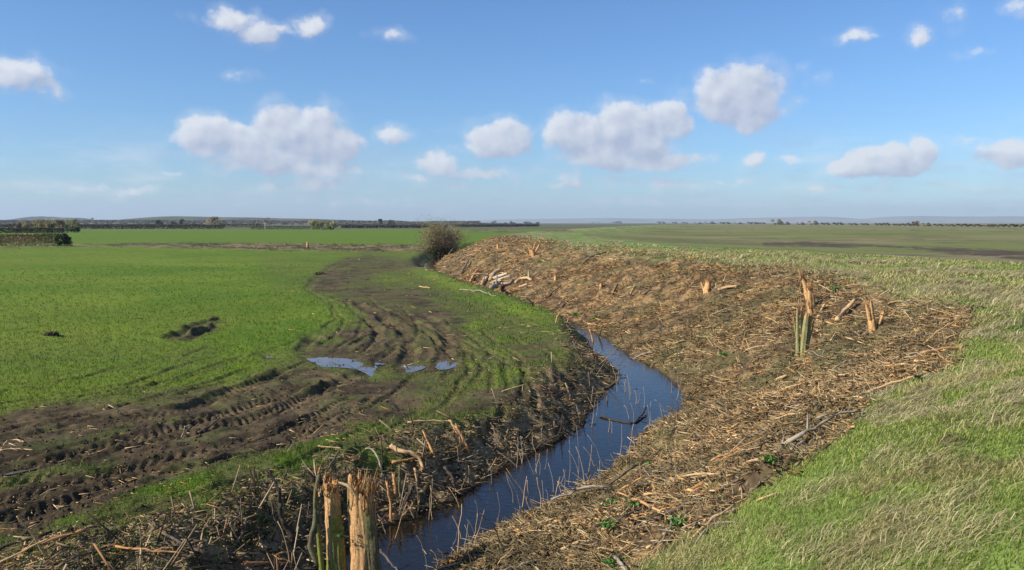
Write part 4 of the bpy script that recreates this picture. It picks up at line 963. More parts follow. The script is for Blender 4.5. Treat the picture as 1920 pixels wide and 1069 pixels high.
def colmix(th, t, R_, face=None, moss=.7, topw=.85, mosstop=.8, MOSS=MOSS):
    """bark with moss, pale torn wood on the angles in face=(centre, halfwidth) and above topw"""
    n = len(th); s = R_.normal(0, .2, n); g1 = np.sin(th * 17 + 2 * np.sin(t * 5)) * .5 + np.sin(th * 31 + 1.3 + t * 4) * .5; crack = np.clip(np.sin(th * 23 + np.sin(t * 11) * .8 + 1) * 3 - 2.3, 0, 1)
    s = s + .25 * g1 + 1.6 * (fbm(np.cos(th) * 2 + 3, np.sin(th) * 2 + t * 7, 1.0, 4, 905, .6) - .5)
    c = lerp(BARK * (1.3 + .5 * g1)[:, None], MOSS, np.clip(moss * (1.25 - t * mosstop) + s + .2 * np.sin(3 * th + t * 6), 0, 1))
    w = np.zeros(n)
    if face is not None:
        q = np.abs((th - face[0] + np.pi) % (2 * np.pi) - np.pi); w = sm(face[1] + .08, face[1] - .08, q + R_.normal(0, .05, n) * 0 + .12 * math.sin(t * 7))
    w = np.maximum(w, sm(topw - .05, topw + .05, t + R_.normal(0, .04, n)))
    wood = lerp(PALE, TAN, np.clip(.40 + .4 * g1 + R_.normal(0, .2, n), 0, 1)); wood = lerp(wood, np.array([.22, .11, .05]), crack * .75); wood = lerp(wood, ORG, (t > 1.1) * np.clip(R_.normal(.35, .3, n), 0, 1))
    return lerp(c, wood, w) * R_.uniform(.85, 1.12, (n, 1))
def splinters(name, p0, dirv, n, ln, wd, spread, seed, parent, origin, cols=(PALE, TAN, ORG)):
    R_ = np.random.default_rng(seed); a = np.array(p0)[None] + R_.normal(0, 1, (n, 3)) * np.array(spread)
    d = np.array(dirv)[None] + R_.normal(0, .14, (n, 3)); b = a + d * (ln * R_.uniform(.4, 1, n))[:, None]
    col = np.array(cols)[R_.integers(0, len(cols), n)] * R_.uniform(.8, 1.15, (n, 1))
    V, T3, Cc = sticks(a, b, wd * R_.uniform(.6, 1.3, n), wd * .12 * np.ones(n), col)
    return make_mesh(name, V - np.array(origin), T3, M_wood, Cc, parent=parent)
def stem_obj(name, parent, origin, *a, **k):
    V, Q, Cc = jag_stem(*a, **k); return make_mesh(name, V - np.array(origin), Q, M_wood, Cc, smooth=False, parent=parent)
# the big split willow at the near water's edge
YS = 8.6; kS = YS / F
def S(u, v, dy=0.0): return at_depth(u, v, YS + dy)
gb = Vector((S(655, 1150).x, YS, WZ - .3))
wil = empty('willow_stump', gb, "big split willow stump with torn pale tops beside the near water", 'tree stump')
stem_obj('left_stem', wil, gb, S(640, 1200), S(613, 917), 30 * kS, 13 * kS, 1, lambda th, t, R_: colmix(th, t, R_, face=(2.45, .5) if t > .55 else None, moss=.75, topw=.86, mosstop=.55), jag=.10, tilt=(-.03, -.05))
stem_obj('main_stem', wil, gb, S(692, 1210, .05), S(682, 920, .05), 37 * kS, 20 * kS, 2, lambda th, t, R_: colmix(th, t, R_, face=(2.2, .82), moss=.25, topw=.93), jag=.13, flute=.09, tilt=(-.05, -.05))
V, Q, Cc = jag_stem(S(608, 1130, -.15), S(597, 985, -.1), 5.5 * kS, 4 * kS, 3, lambda th, t, R_: colmix(th, t, R_, moss=1., topw=.97, mosstop=.3), jag=.02, sides=16, rings=20)
make_mesh('shoot', V - np.array(gb), Q, M_wood, Cc, parent=wil, smooth=True)
def mosslimb(pts, r0, r1, name, mt=M_mossbark, jag=.03, sides=10):
    bp = bend(pts, 14, .008, int(pts[0].x * 1000) % 97); return geo_obj(name, tube_geo([q - gb for q in bp], taper(r0, r1, 14), sides, 5, .12, jag), mt, parent=wil)
mosslimb([S(600, 1062, -.12), S(590, 1046, -.12), S(582, 1025, -.12), S(588, 985, -.12), S(593, 940, -.12), S(591, 912, -.12), S(598, 892, -.12)], 5.0 * kS, 3.2 * kS, 'shoot')
mosslimb([S(598, 1040, -.1), S(600, 1000, -.1), S(598, 960, -.1), S(597, 936, -.1)], 2.6 * kS, 3.0 * kS, 'shoot')
splinters('torn_fibres', S(598, 886, -.12), (.25, 0, 1), 5, .10, .010, (.012, .012, .02), 11, wil, gb, (PALE, TAN))
splinters('torn_fibres', S(594, 932, -.14), (-.1, 0, 1), 6, .16, .010, (.01, .01, .10), 12, wil, gb, (PALE, TAN))
splinters('torn_fibres', S(613, 921, .0), (0, 0, 1), 40, .06, .012, (.045, .05, .02), 13, wil, gb, (TAN, PALE, ORG))
splinters('torn_fibres', S(682, 915, .05), (.02, 0, 1), 110, .085, .012, (.075, .06, .025), 14, wil, gb, (PALE, PALE, TAN))
splinters('torn_fibres', S(680, 940, -.13), (.05, 0, 1), 30, .24, .007, (.07, .015, .10), 15, wil, gb, (TAN, PALE, ORG))
geo_obj('splinter', tube_geo([q - gb for q in bend([S(634, 904, -.2), S(650, 910, -.2), S(662, 920, -.2), S(674, 938, -.18)], 8, .004, 4)], [.006, .012, .018, .02, .02, .018, .014, .006], 5, 3, .2), M_pale, parent=wil)
geo_obj('splinter', tube_geo([q - gb for q in bend([S(700, 1000, .0), S(701, 975, .0), S(704, 950, .0), S(707, 931, .0)], 8, .01, 9)], [.012, .03, .034, .026, .02, .015, .012, .004], 5, 8, .25), M_orange, parent=wil)
# a few ivy leaves in the fork
V = leaves(np.array(S(635, 1003, -.15))[None] + rng.normal(0, 1, (18, 3)) * np.array([.025, .025, .03]) - np.array(gb), .022, pick([(.03, .07, .015), (.05, .10, .02)], 18))
make_mesh('ivy', *V[:2], M_leaf, V[2], parent=wil)
# stumps on the right bank
def bank_stump(u, v, label, stems, seed, moss=.9, splin=(14, .16), flute=.05, mc=MOSS):
    b = P(u, v); k = b.y / F; e_ = empty('tree_stump', b, label, 'tree stump', 'torn stumps on the bank')
    for i, (u0, v0, u1, v1, r0, r1, tw) in enumerate(stems):
        q0 = at_depth(u0, v0, b.y + .02 * i); q1 = at_depth(u1, v1, b.y + .02 * i)
        q0 = q0 - (q1 - q0).normalized() * .12
        stem_obj('stem', e_, b, q0, q1, r0 * k, r1 * k, seed + i, lambda th, t, R_, tw=tw: colmix(th, t, R_, moss=moss, topw=tw, mosstop=.35, MOSS=mc), sides=22, rings=22, jag=.10, flute=flute)
        if splin[0]: splinters('torn_fibres', q1, tuple((q1 - q0).normalized()), splin[0], splin[1], .012, (r1 * k * .5, r1 * k * .5, .02), seed + 40 + i, e_, b, (PALE, TAN, np.array([.62, .34, .15])))
    return e_
moss_st = bank_stump(1503, 668, "tall mossy green stump standing on the wood littered slope", [(1504,674,1512,594,5.8,4.2,.96),(1496,668,1496,586,4,2.4,.97),(1513,652,1519,600,4,3,.9),(1507,664,1504,580,3.6,2,.9),(1500,672,1489,606,2.6,1.4,.95),(1509,668,1524,612,2.4,1.4,.9)], 20, .8, (5, .16), .14, GMOSS)
b_ = P(1492, 668); kb_ = b_.y / F
for i_ in range(9):
    x0 = random.uniform(-14, 4); h0 = random.uniform(30, 75); x1 = x0 - random.uniform(-3, 10)
    o_ = geo_obj('shoot', tube_geo(bend([(x0 * kb_, 0, 0), ((x0 + x1) / 2 * kb_ + .02, -.05, h0 * .5 * kb_), (x1 * kb_, -.08, h0 * kb_)], 7, .015, i_), taper(.009, .004, 7), 5, i_), M_mossbark, parent=moss_st); o_.location = b_ - moss_st.location
bank_stump(1522, 578, "stump torn to tall orange splinters behind the mossy green stump", [(1521,580,1517,545,7,6,.35),(1514,552,1506,524,5,4,.0)], 24, .4, (40, .30), .12)
bank_stump(1519, 600, "low orange stump just above the mossy stump", [(1519,602,1517,580,6,5,.2)], 27, .3, (30, .28), .12)
bank_stump(1638, 620, "pale three pronged stump on the upper litter slope", [(1637,620,1636,606,7,6,.3),(1631,610,1626,577,3.5,2.4,.1),(1638,608,1634,571,4,3,.1),(1647,613,1655,588,2.2,1.6,.1),(1643,612,1651,592,1.8,1.4,.3)], 30, .2, (7, .16), .12)
lying([(1614,637),(1626,627,2),(1640,616,3)], 2.6, M_greywood, "grey root leg running down from the three pronged stump", 'root', None, 'root')
bank_stump(1325, 548, "squat splintered stump beside the pale split slab", [(1326,549,1328,530,7,6,.2),(1321,549,1314,528,2.2,1.6,.1)], 36, .3, (30, .28), .12)
bank_stump(1000, 480, "far splintered stump with upright prongs near the bank top", [(1000,482,998,470,4,3,.2),(1002,476,1010,460,1.8,1.2,.1),(998,474,1003,459,1.4,1.,.1),(995,478,992,465,1.6,1.2,.1)], 40, .3, (6, .25))
bank_stump(1041, 525, "small bristling orange stump right of the pale log pile", [(1041,526,1041,518,4,3,.1)], 44, .2, (24, .3))
bank_stump(934, 466, "pale bristling stump on the far upper bank", [(934,468,933,459,3,2.5,.1)], 46, .2, (16, .45))
bank_stump(1128, 540, "orange bristling stump in the middle of the chips", [(1126,544,1127,534,4,3,.1)], 48, .2, (16, .3))
bank_stump(578, 466, "short pale post stump on the far cross ditch", [(578,468,577,455,2.2,2.,.5)], 50, .0, (3, .3))
# molehill is ground; a torn clod of turf lies alone on the field
def clod(u, v, wpx, hpx, seed, label):
    b = P(u, v); k = b.y / F; n = 900; R_ = np.random.default_rng(seed)
    q = R_.normal(0, 1, (n, 3)); q /= np.linalg.norm(q, axis=1)[:, None]; q *= R_.uniform(.55, 1, (n, 1)) * np.array([wpx * k / 2, wpx * k / 3, hpx * k]); q[:, 2] = np.abs(q[:, 2])
    V, T3, Cc = leaves(q, R_.uniform(.02, .05, n), pick([(.06, .045, .03), (.11, .085, .055), (.09, .08, .035), (.16, .13, .08)], n))
    o = make_mesh('turf_clod', V, T3, M_litter, Cc); o.location = b; return tag(o, label, 'clod', 'torn clods of turf on the field')
clod(97, 630, 28, 8, 1, "dark torn turf clod alone on the far left grass"); clod(402, 601, 20, 6, 2, "turf clod at the upper end of the short muddy trench"); clod(600, 515, 22, 5, 3, "dark turf clod at the left tip of the far mud")
# green weeds in the litter
def weed(u, v, s, seed, n=70):
    b = P(u, v); R_ = np.random.default_rng(seed); q = R_.normal(0, 1, (n, 3)) * np.array([.045, .045, .03]) * s; q[:, 2] = np.abs(q[:, 2]) + .03
    V, T3, Cc = leaves(q, R_.uniform(.014, .03, n) * s, pick([(.07, .20, .04), (.10, .26, .05), (.06, .15, .03)], n))
    a_ = np.zeros((10, 3)); b_ = q[R_.integers(0, n, 10)]; S_ = sticks(a_, b_, np.full(10, .004), np.full(10, .003), np.full((10, 3), (.09, .14, .03)))
    o = empty('weed_clump', b, 'x', 'weed'); make_mesh('leaves', V, T3, M_leaf, Cc, parent=o); make_mesh('stalks', S_[0], S_[1], M_leaf, S_[2], parent=o); return o
for i, (u, v, s, lab) in enumerate(((1271,990,1.0,"pale green leafy weed below a reed stem near the grass"), (1151,1066,1.3,"tall bright green weed at the bottom edge of the litter"), (1149,950,.8,"small green weed in the middle of the near litter"), (1185,952,.8,"second small green weed right of the one in the near litter"),
        (1219,880,1.0,"green weed on the slope by the upright stalks"), (1140,992,1.0,"dark green weed low on the near slope"), (1564,545,1.4,"dark green weed behind the stumps"), (1012,492,2.0,"green weed under the far splintered stump"),
        (1355,668,1.2,"green weed clump on the slope right of the water"), (1120,600,1.8,"green weed above the narrow water bend"), (1080,592,1.6,"yellowish weed left of the one above the narrow bend"), (1445,870,.8,"small weed by the crossed grey branches"))):
    tag(weed(u, v, s, 200 + i), lab, 'weed', 'green weeds in the wood litter')
# ------------------------------------------------------------------ bush, hedges and trees
def twig_tree(h, spread, seed, depth=4, trunk=.05, pale=(.30,.26,.19), twig=(.13,.10,.075), lean=0.0, fine=1.0, start=.3):
    """leafless tree: returns (trunk sticks, twig sticks)"""
    R_ = random.Random(seed); TA, TB = [], []
    def grow(p, d, ln, r, k):
        q = p + d * ln; (TA if k >= depth - 1 else TB).append((p, q, r, r * .72))
        if k == 0: return
        for _ in range(3 if k > 1 else 4):
            nd = (d + Vector((R_.gauss(0, spread), R_.gauss(0, spread), R_.gauss(.08, spread * .6)))).normalized()
            grow(p + d * ln * R_.uniform(.55, 1), nd, ln * R_.uniform(.6, .85), r * .55, k - 1)
    grow(Vector((0, 0, 0)), Vector((lean, 0, 1)).normalized(), h * start, h * trunk, depth)
    def pack(S_, col):
        a = np.array([tuple(s[0]) for s in S_]); b = np.array([tuple(s[1]) for s in S_]); n = len(a)
        return sticks(a, b, np.maximum([s[2] for s in S_], h * .003 * fine), np.maximum([s[3] for s in S_], h * .002 * fine), np.array(col)[None] * rng.uniform(.7, 1.3, (n, 1)), sides=4 if col is pale else 3)
    return pack(TA, pale), pack(TB, twig)
def crown_cloud(h, w, n, size, pal, seed, lobes=9, low=.15):
    R_ = np.random.default_rng(seed); C0 = np.c_[R_.uniform(-.5, .5, lobes) * w * .7, R_.uniform(-.5, .5, lobes) * w * .5, R_.uniform(low + .1, .78, lobes) * h]; rad = R_.uniform(.16, .32, lobes) * min(w, h * 1.2)
    k = R_.integers(0, lobes, n); q = R_.normal(0, 1, (n, 3)); q /= np.linalg.norm(q, axis=1)[:, None]; q = C0[k] + q * (rad[k] * R_.uniform(.3, 1.05, n))[:, None] * np.array([1, 1, .9]); q[:, 2] = np.clip(q[:, 2], low * h * R_.uniform(0, 1, n), h)
    tone = np.array(pal)[R_.integers(0, len(pal), lobes)][k]
    return leaves(q, size * R_.uniform(.6, 1.4, n), tone * R_.uniform(.65, 1.35, (n, 1)))
def tree_thing(name, loc, label, cat, group, trunk, crown, leafmat=M_leaf):
    e_ = empty(name, loc, label, cat, group)
    make_mesh('trunk', trunk[0], trunk[1], M_litter, trunk[2], parent=e_); make_mesh('crown', crown[0], crown[1], leafmat, crown[2], parent=e_); return e_
# brown bush over the bend of the ditch
bb = P(826, 486); kb = bb.y / F
bush = empty('bush', bb, "big leafless brown bush with ivy growing over the bend of the ditch", 'bush')
st, tw = [], []
for i in range(36):
    x0 = random.uniform(-36, 38) * kb; h_ = (random.uniform(46, 70) if x0 < 0 else random.uniform(56, 84)) * kb * (1 - abs(x0 / kb - 4) / 110)
    a_, b_ = twig_tree(h_, .30, 300 + i, 4, .014, (.14,.11,.08), (.32,.235,.16) if i % 3 else (.22,.20,.10), random.uniform(-.25, .25), 1.0, .34)
    off = np.array([x0 * .6, random.uniform(-12, 12) * kb, -.35]); st.append((a_[0] + off, a_[1], a_[2])); tw.append((b_[0] + off, b_[1], b_[2]))
J = join(st); make_mesh('stems', J[0], J[1], M_litter, J[2], parent=bush); J = join(tw); make_mesh('twigs', J[0], J[1], M_litter, J[2], parent=bush)
V = crown_cloud(46 * kb, 44 * kb, 5200, .055, [(.05,.08,.026), (.085,.105,.03), (.035,.055,.02)], 5, 14, .1); V[0][:, 0] += 2 * kb
make_mesh('ivy', V[0], V[1], M_leaf, V[2], parent=bush)
V = crown_cloud(84 * kb, 112 * kb, 15000, .046, [(.28,.21,.13), (.22,.18,.09), (.26,.23,.095), (.31,.22,.145)], 8, 24, .2); V[0][:, 0] += 1 * kb
make_mesh('dead_leaves', V[0], V[1], M_leaf, V[2], parent=bush)
def hedge(name, a, b, h, th, n, size, pal, label, group=None, wave=.12, basepal=None):
    a = Vector(a); b = Vector(b); L_ = (b - a); t = rng.random(n); zz = rng.random(n) ** .8
    top = h * (1 + wave * (fbm(t * L_.length, t * 0, 6.0, 3, int(h * 1000)) - .5) * 2)
    p = np.array(a)[None] + np.array(L_)[None] * t[:, None]; nrm = np.array([-L_.y, L_.x, 0]) / L_.length
    side = rng.choice([-1, 1], n) * rng.uniform(.35, .5, n) * th * (1 - .35 * zz)
    tp = rng.random(n) < .3; zz[tp] = rng.uniform(.93, 1.02, tp.sum()); side[tp] = rng.uniform(-.4, .4, tp.sum()) * th
    p = p + nrm[None] * side[:, None]; p[:, 2] += zz * top
    seg = fbm(t * L_.length, t * 0, 4.0, 2, 77); col = lerp(np.array(pal[0]), np.array(pal[1]), sm(.35, .65, seg + rng.normal(0, .1, n))) * rng.uniform(.6, 1.4, (n, 1))
    if basepal is not None: col = np.where(((zz < .28) & (rng.random(n) < .75))[:, None], np.array(basepal)[None] * rng.uniform(.7, 1.2, (n, 1)), col)
    V = leaves(p - np.array(a), size * rng.uniform(.6, 1.5, n), col)
    # dense middle of the hedge
    m = max(2, int(L_.length / 3)); cs = []
    o = make_mesh(name, V[0], V[1], M_leaf, V[2]); o.location = a; return tag(o, label, 'hedge', group)
def G(u, v): return P(u, v)
GH = 'clipped field hedges'
hd = empty('hedge', G(-90, 461), "nearest clipped brown hedge with pale grass along its foot", 'hedge', GH)
h0 = hedge('foliage', G(-90, 461), G(107, 461), 1.62, 1.3, 16000, .085, [(.30,.225,.12), (.17,.175,.07)], None, None, .06, (.42,.36,.20))
h0.parent = hd; h0.location = (0, 0, 0); del h0['category']
eb = G(118, 460.5); V = crown_cloud(1.75, 2.3, 3600, .07, [(.018,.024,.012), (.03,.034,.016)], 9, 12, .05)
o = make_mesh('round_bush', V[0], V[1], M_leaf, V[2]); o.location = eb; tag(o, "dark round bush ending the nearest clipped hedge", 'bush')
hedge('hedge', G(-90, 438), G(120, 437), 1.5, 1.6, 9000, .13, [(.04,.045,.024), (.075,.065,.036)], "dark low hedge behind the nearest clipped hedge", GH)
eb = G(138, 436.5); V = crown_cloud(2.3, 4.0, 1800, .12, [(.035,.028,.02), (.05,.04,.03)], 10, 10, .05)
o = make_mesh('round_bush', V[0], V[1], M_leaf, V[2]); o.location = eb; tag(o, "purplish dark bush ending the low dark hedge", 'bush')
for (u0, v0, u1, v1, h_, pal, lab) in (
    (-90, 429, 420, 429.5, 2.0, [(.045,.045,.026), (.10,.085,.05)], "long dark hedge across the far side of the left field"),
    (-90, 425.8, 500, 426.2, 2.2, [(.08,.068,.045), (.16,.14,.09)], "second long hedge beyond the field's far side"),
    (470, 430.5, 600, 430.5, 1.6, [(.05,.045,.03), (.04,.055,.02)], "ragged low hedge between the bare tree and the ivied thicket"),
    (640, 428, 840, 427.5, 1.5, [(.025,.028,.015), (.05,.04,.025)], "straight dark hedge right of the ivied thicket"),
    (850, 426.3, 1010, 424.8, 1.8, [(.10,.085,.05), (.14,.11,.06)], "brown hedge beyond the leafless bush"),
    (600, 424.5, 1010, 423.2, 2.4, [(.10,.085,.055), (.17,.14,.10)], "far brown hedge under the tree line")):
    a_, b_ = G(u0, v0), G(u1, v1); hedge('hedge', a_, b_, h_, 2.0, int(min(14000, (b_ - a_).length * 55)), .2 if a_.y < 420 else .32, pal, lab, GH)
# trees near the far field edge
def px_tree(name, u, vb, vt, wpx, kind, label, cat, group, seed):
    b = G(u, vb); k = b.y / F; h_ = (vb - vt) * k; w_ = wpx * k
    if kind == 'bare': tr, cr = twig_tree(h_, .42, seed, 5, .035, (.55,.49,.37), (.30,.25,.19), 0, 1.5, .30)
    elif kind == 'grey':
        tr, _ = twig_tree(h_, .3, seed, 3, .03, (.16,.13,.10), (.12,.10,.08), 0, 1, .3); cr = crown_cloud(h_, w_, int(900 + 40 * wpx), max(.10, 1.0 * k), [(.32,.26,.16), (.38,.31,.20), (.26,.21,.13)], seed, 10, .12)
    elif kind == 'green':
        tr, _ = twig_tree(h_, .3, seed, 3, .03, (.12,.10,.07), (.1,.08,.06), 0, 1, .3); cr = crown_cloud(h_, w_, int(900 + 60 * wpx), max(.10, .9 * k), [(.38,.35,.17), (.30,.30,.13), (.46,.38,.21)], seed, 12, .08)
    else:
        tr, _ = twig_tree(h_, .25, seed, 3, .04, (.09,.07,.05), (.06,.05,.04), 0, 1, .3); cr = crown_cloud(h_, w_, int(700 + 50 * wpx), max(.10, .8 * k), [(.022,.03,.014), (.03,.038,.018)], seed, 8, .12)
    return tree_thing(name, b, label, cat, group, tr, cr)
GT = 'trees along the far field edge'
px_tree('bare_tree', 497, 431, 402, 44, 'bare', "bare tree with a pale forked trunk at the far field edge", 'tree', GT, 401)
px_tree('bare_tree', 402, 427, 405, 40, 'grey', "rounded olive brown bare tree left of the pale forked tree", 'tree', GT, 402)
for i, (u, w_, vt) in enumerate(((588, 26, 412), (604, 30, 411), (620, 26, 412))): px_tree('ivied_tree', u, 431, vt, w_, 'green', ("left", "middle", "right")[i] + " tree of the green ivied thicket on the field edge", 'tree', GT, 410 + i)
px_tree('dark_tree', 299, 425, 412, 14, 'dark', "dark evergreen standing over the far hedges on the left", 'tree', GT, 421)
px_tree('dark_tree', 325, 424, 415, 12, 'dark', "smaller dark evergreen right of the taller one by the far hedges", 'tree', GT, 422)
px_tree('dark_tree', 340, 424, 410, 10, 'dark', "slim dark tree with a flat top beside the smaller evergreen", 'tree', GT, 423)
px_tree('dark_tree', 713, 423, 408, 9, 'dark', "lone dark conifer rising above the middle tree line", 'tree', GT, 424)
px_tree('dark_tree', 735, 423, 412, 14, 'dark', "dark rounded tree right of the lone dark conifer", 'tree', GT, 425)
CL = [(38, 14, 417, 'grey'), (52, 20, 414, 'grey'), (66, 22, 413, 'green'), (82, 24, 412, 'grey'), (97, 24, 411.5, 'green'), (112, 24, 411, 'grey'), (126, 24, 410, 'green'), (139, 20, 410.5, 'green'), (30, 18, 419, 'grey')]
for i, (u, w_, vt, kd) in enumerate(CL): px_tree('coppice_tree', u, 436.5, vt - 4, w_, kd, "%s tree of the coppice behind the nearest clipped hedge" % {'grey': 'leafless brown', 'green': 'ivy green'}[kd], 'tree', 'coppice behind the clipped hedge', 430 + i)
# copies of a few small far trees along the left tree line
protos = []
for i, (kd, h_, w_) in enumerate((('grey', 7, 9), ('green', 6, 8), ('dark', 6, 6), ('grey', 9, 12))):
    pal = {'grey': [(.17,.14,.105), (.22,.18,.135)], 'green': [(.11,.115,.055), (.15,.135,.07)], 'dark': [(.05,.06,.035), (.075,.075,.045)]}[kd]
    tr, _ = twig_tree(h_, .3, 500 + i, 2, .03, (.12,.10,.08), (.1,.08,.06), 0, 1, .3); cr = crown_cloud(h_, w_, 520, .55, pal, 500 + i, 9, .05)
    protos.append(tree_thing('hedgerow_tree', (0, 0, 0), 'x', 'tree', 'hedgerow trees of the far tree line', tr, cr, M_farleaf))
used = [False] * 4
LABH = ["brownish bare hedgerow tree in the far tree line", "olive hedgerow tree in the far tree line", "dark hedgerow tree in the far tree line", "large grey hedgerow tree in the far tree line"]
for i in range(84):
    u = -40 + i * 12.6 + random.uniform(-6, 6); k_ = random.choice((0, 0, 1, 2, 3, 3)); v = 421.6 - random.uniform(0, .9) - (.9 if u > 640 else 0)
    b = G(u, v); o = protos[k_] if not used[k_] else copy_tree(protos[k_]); used[k_] = True
    target = (3.5 + random.uniform(0, 5.0)) * (1 - .35 * (u > 640)) ; s = target * b.y / F / (9 if k_ == 3 else 6.5) + .35
    s = min(s, 2.2); o.location = b; o.scale = (s * 1.3, s, s); o.rotation_euler = (0, 0, random.uniform(0, 6.28)); o['label'] = LABH[k_]
# shrubs along the right hand horizon
sh = []
for i, pal in enumerate(([(.06,.06,.035), (.085,.075,.045)], [(.20,.165,.09), (.24,.19,.115)], [(.18,.115,.08), (.15,.11,.075)])):
    V = crown_cloud(3.0, 6.0, 700, .22, pal, 600 + i, 9, .0); o = make_mesh('shrub', V[0], V[1], M_farleaf, V[2]); tag(o, 'x', 'shrub', 'shrubs along the far horizon of the marsh'); sh.append(o)
LS = ["low dark shrub on the far marsh horizon", "rounded tan shrub on the far marsh horizon", "reddish brown shrub on the far marsh horizon"]
SH = [(1112,418.8,2,6,0),(1122,418.8,2,5,0),(1155,419,4,14,2),(1162,419,5,10,1),(1240,419.5,4,16,0),(1265,419.6,3.5,10,0),(1284,419.6,3,12,0),(1310,420,3.5,18,1),(1332,420,4.5,24,1),(1360,420.2,3.5,22,0),(1385,420.2,3.5,20,1),(1412,420.5,4,22,0),(1428,420.5,3.5,16,0),
      (1458,421.5,11,24,1),(1474,421.5,6,18,1),(1502,421.5,5,18,1),(1526,421.5,8,22,1),(1548,422,4.5,18,0),(1572,422.2,5,22,0),(1600,422.5,4,18,0),(1622,422.6,4,16,0),(1648,423,4.5,16,0),(1662,423.2,5.5,14,0),(1682,423.5,4,16,0),(1700,423.8,5,20,0),(1713,424,9,24,2),(1738,424.2,7,20,1),
      (1760,424.4,4.5,20,0),(1782,424.6,4,20,0),(1806,425,5.5,26,0),(1830,425.2,5,26,0),(1854,425.4,5,24,2),(1874,425.6,5,22,0),(1895,426,6,26,0),(1916,426,5.5,26,0),(1940,426.2,6,26,0)]
usd = [False] * 3
for u, v, hp, wp, k_ in SH:
    b = G(u, v); kk = b.y / F; o = sh[k_] if not usd[k_] else sh[k_].copy()
    if usd[k_]: COL.objects.link(o)
    usd[k_] = True; o.location = b; o.scale = (wp * kk / 5.4, wp * kk / 6.5, hp * kk / 2.7); o.rotation_euler = (0, 0, 0); o['label'] = LS[k_]
# a far wood reading as one mass, on rising ground behind the tree line
def wood():
    n = 32000; u = rng.uniform(-140, 900, n); Yd = rng.uniform(1000, 1500, n); k = Yd / F
    topv = 412.6 + 3.0 * fbm(u, u * 0, 60., 3, 701) + np.clip((u - 600) / 400, 0, 1) * 1.5 - .6 * (u < 500)
    z = (HV - topv) * k * rng.random(n) ** .6 + EYE; z = np.maximum(z, rng.uniform(0, 3, n))
    p = np.stack([(u - 960) * k, Yd, z], 1); tone = lerp(c3(.11,.097,.075), c3(.20,.17,.13), fbm(u, Yd, 40., 3, 702))
    return leaves(p, rng.uniform(.5, 1.3, n), tone * rng.uniform(.7, 1.3, (n, 1)))
V = wood(); o = make_mesh('distant_woodland', V[0], V[1], M_farleaf, V[2]); tag(o, kind='stuff')
# ------------------------------------------------------------------ hills and church
def hill(name, prof, Y0, Y1, Y2, palfun, nu=260, nv=26, rough=.0):
    pu = np.array([q[0] for q in prof], float); pv = np.array([q[1] for q in prof], float)
    u = np.linspace(pu[0], pu[-1], nu); top = (HV - np.interp(u, pu, pv)) / F * Y1 + EYE
    top = top * (1 + rough * (fbm(u, u * 0, 9., 4, 801) - .5))
    yy = np.concatenate([np.linspace(Y0, Y1, nv - 6), np.linspace(Y1, Y2, 7)[1:]]); V = []; 
    for y in yy:
        f = sm(Y0, Y1, y) if y <= Y1 else 1 - sm(Y1, Y2, y)
        V.append(np.stack([(u - 960) / F * Y1 * (1 + (y - Y1) / Y1 * .5), np.full(nu, y), -3 + (np.maximum(top, 0) + 3) * f], 1))
    V = np.concatenate(V); I_ = np.arange(len(V)).reshape(len(yy), nu)
    Q = np.stack([I_[:-1, :-1], I_[:-1, 1:], I_[1:, 1:], I_[1:, :-1]], -1).reshape(-1, 4)
    o = make_mesh(name, V, Q, M_far, palfun(V[:, 0], V[:, 1]), smooth=True); return tag(o, kind='structure')
def pal_fields(x, y):
    n = fbm(x, y * .6, 300., 2, 811); h_ = vnoise(x / 160., y / 260., 812)
    c = lerp(c3(.09,.13,.04), c3(.13,.11,.07), sm(.4, .6, h_)); c = lerp(c, c3(.07,.06,.045), sm(.56, .64, vnoise(x / 45., y / 60., 813)) * .8)
    return c
def pal_wood(x, y): return lerp(c3(.045,.05,.035), c3(.085,.08,.055), fbm(x, y, 80., 4, 821))
def pal_hazed(x, y): return lerp(c3(.24,.26,.20), c3(.30,.28,.24), sm(.4, .6, vnoise(x / 200., y / 200., 831)))  # hill colours lightened to stand in for distance haze
hill('hill', [(-260,414),(-80,416),(20,414),(50,408.5),(64,406.5),(80,406),(100,406.3),(120,408),(150,408.5),(165,411.5),(190,417)], 3200, 3900, 4600, pal_wood, rough=.12)
hill('hill', [(60,418),(90,410.5),(105,409),(120,409.5),(150,414),(180,418)], 2500, 2900, 3300, lambda x, y: lerp(c3(.20,.17,.10), c3(.14,.14,.07), fbm(x, y, 120., 3, 841)), 80)
hill('hill', [(150,418),(180,413.2),(230,412),(270,408.5),(300,406.5),(330,405.4),(365,406),(410,407.2),(470,407.8),(530,409.5),(590,410.5),(660,413),(730,415),(860,417),(960,418.5)], 2000, 2600, 3300, pal_fields, 300)
hill('far_hills', [(820,418),(880,415),(920,412),(960,411.2),(1020,410.6),(1080,409.6),(1150,408.8),(1200,410),(1260,410.3),(1330,411.5),(1400,409),(1440,408),(1500,406.6),(1545,406.4),(1580,408),(1610,411),(1640,408.4),(1680,406),(1730,405),(1790,406.2),(1850,406),(1930,405.3),(2050,404),(2300,408),(2600,414)], 7600, 8900, 9900, pal_hazed, 300)
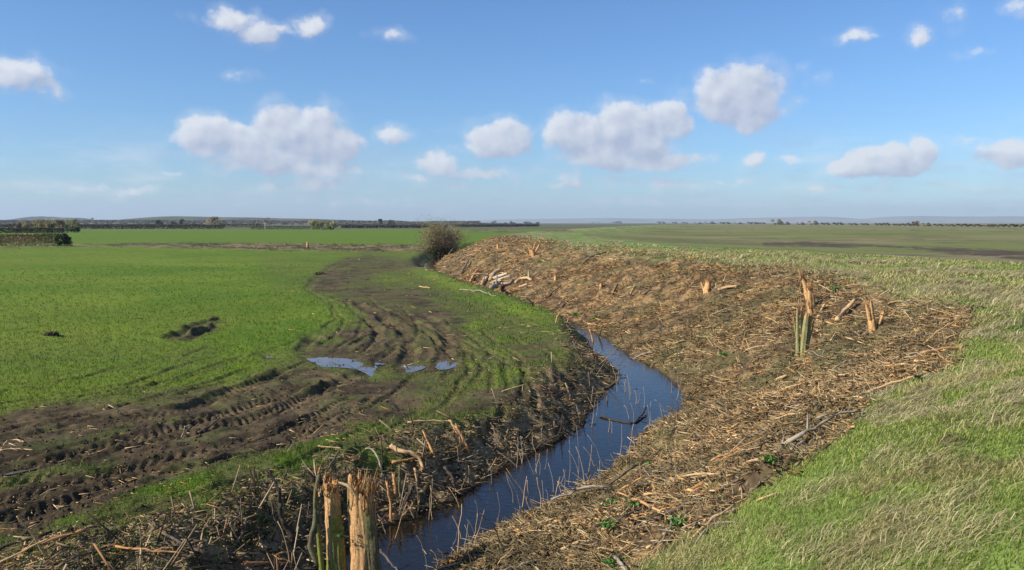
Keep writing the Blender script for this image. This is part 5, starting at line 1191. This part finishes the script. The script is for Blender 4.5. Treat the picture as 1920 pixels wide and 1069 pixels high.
def tower():
    Yt = 1980.; k = Yt / F; b = Vector(((173 - 960) * k, Yt, 0)); w_ = 3.2 * k / 2; z1 = (HV - 408.6) * k + EYE
    e_ = empty('church_tower', b, "tiny square church tower on the skyline of the left hills", 'church')
    def box(x0, x1, y0, y1, z0, z1):
        v = [Vector((x, y, z)) for z in (z0, z1) for x, y in ((x0, y0), (x1, y0), (x1, y1), (x0, y1))]
        return v, [(3, 2, 1, 0), (4, 5, 6, 7), (0, 1, 5, 4), (1, 2, 6, 5), (2, 3, 7, 6), (3, 0, 4, 7)]
    g = box(-w_, w_, -w_, w_, 0, z1 - 1.0); add_geo(g, box(-w_ * 1.12, w_ * 1.12, -w_ * 1.12, w_ * 1.12, z1 - 1.0, z1 - .6)); geo_obj('wall', g, M_stone, e_, False)
    g = ([], [])
    for sx in (-1, 0, 1):
        for sy in (-1, 0, 1):
            if sx or sy: add_geo(g, box(sx * w_ * .85 - .35, sx * w_ * .85 + .35, sy * w_ * .85 - .35, sy * w_ * .85 + .35, z1 - .59, z1 + .4))
    geo_obj('battlement', g, M_stone, e_, False)
    g = box(-.5, .5, -w_ - .12, -w_ + .05, z1 - 4.2, z1 - 2.2); geo_obj('belfry_opening', g, M_dbark, e_, False)
tower()
# ------------------------------------------------------------------ air
def haze():
    m = bpy.data.materials.new('pale_air'); m.use_nodes = True; nt = m.node_tree; nt.nodes.clear()
    o = nt.nodes.new('ShaderNodeOutputMaterial'); v = nt.nodes.new('ShaderNodeVolumePrincipled'); nt.links.new(v.outputs[0], o.inputs['Volume'])
    v.inputs['Color'].default_value = (.68, .80, 1.0, 1); v.inputs['Density'].default_value = HAZE; v.inputs['Anisotropy'].default_value = 0.2
    s = 11400; zb, zt = -6.0, 190.0
    V = np.array([(x, y, z) for z in (zb, zt) for x, y in ((-s, -s), (s, -s), (s, s), (-s, s))], float)
    Q = np.array([(3, 2, 1, 0), (4, 5, 6, 7), (0, 1, 5, 4), (1, 2, 6, 5), (2, 3, 7, 6), (3, 0, 4, 7)])
    tag(make_mesh('haze', V, Q, m), kind='stuff')
HAZE = 1.0e-4
haze()
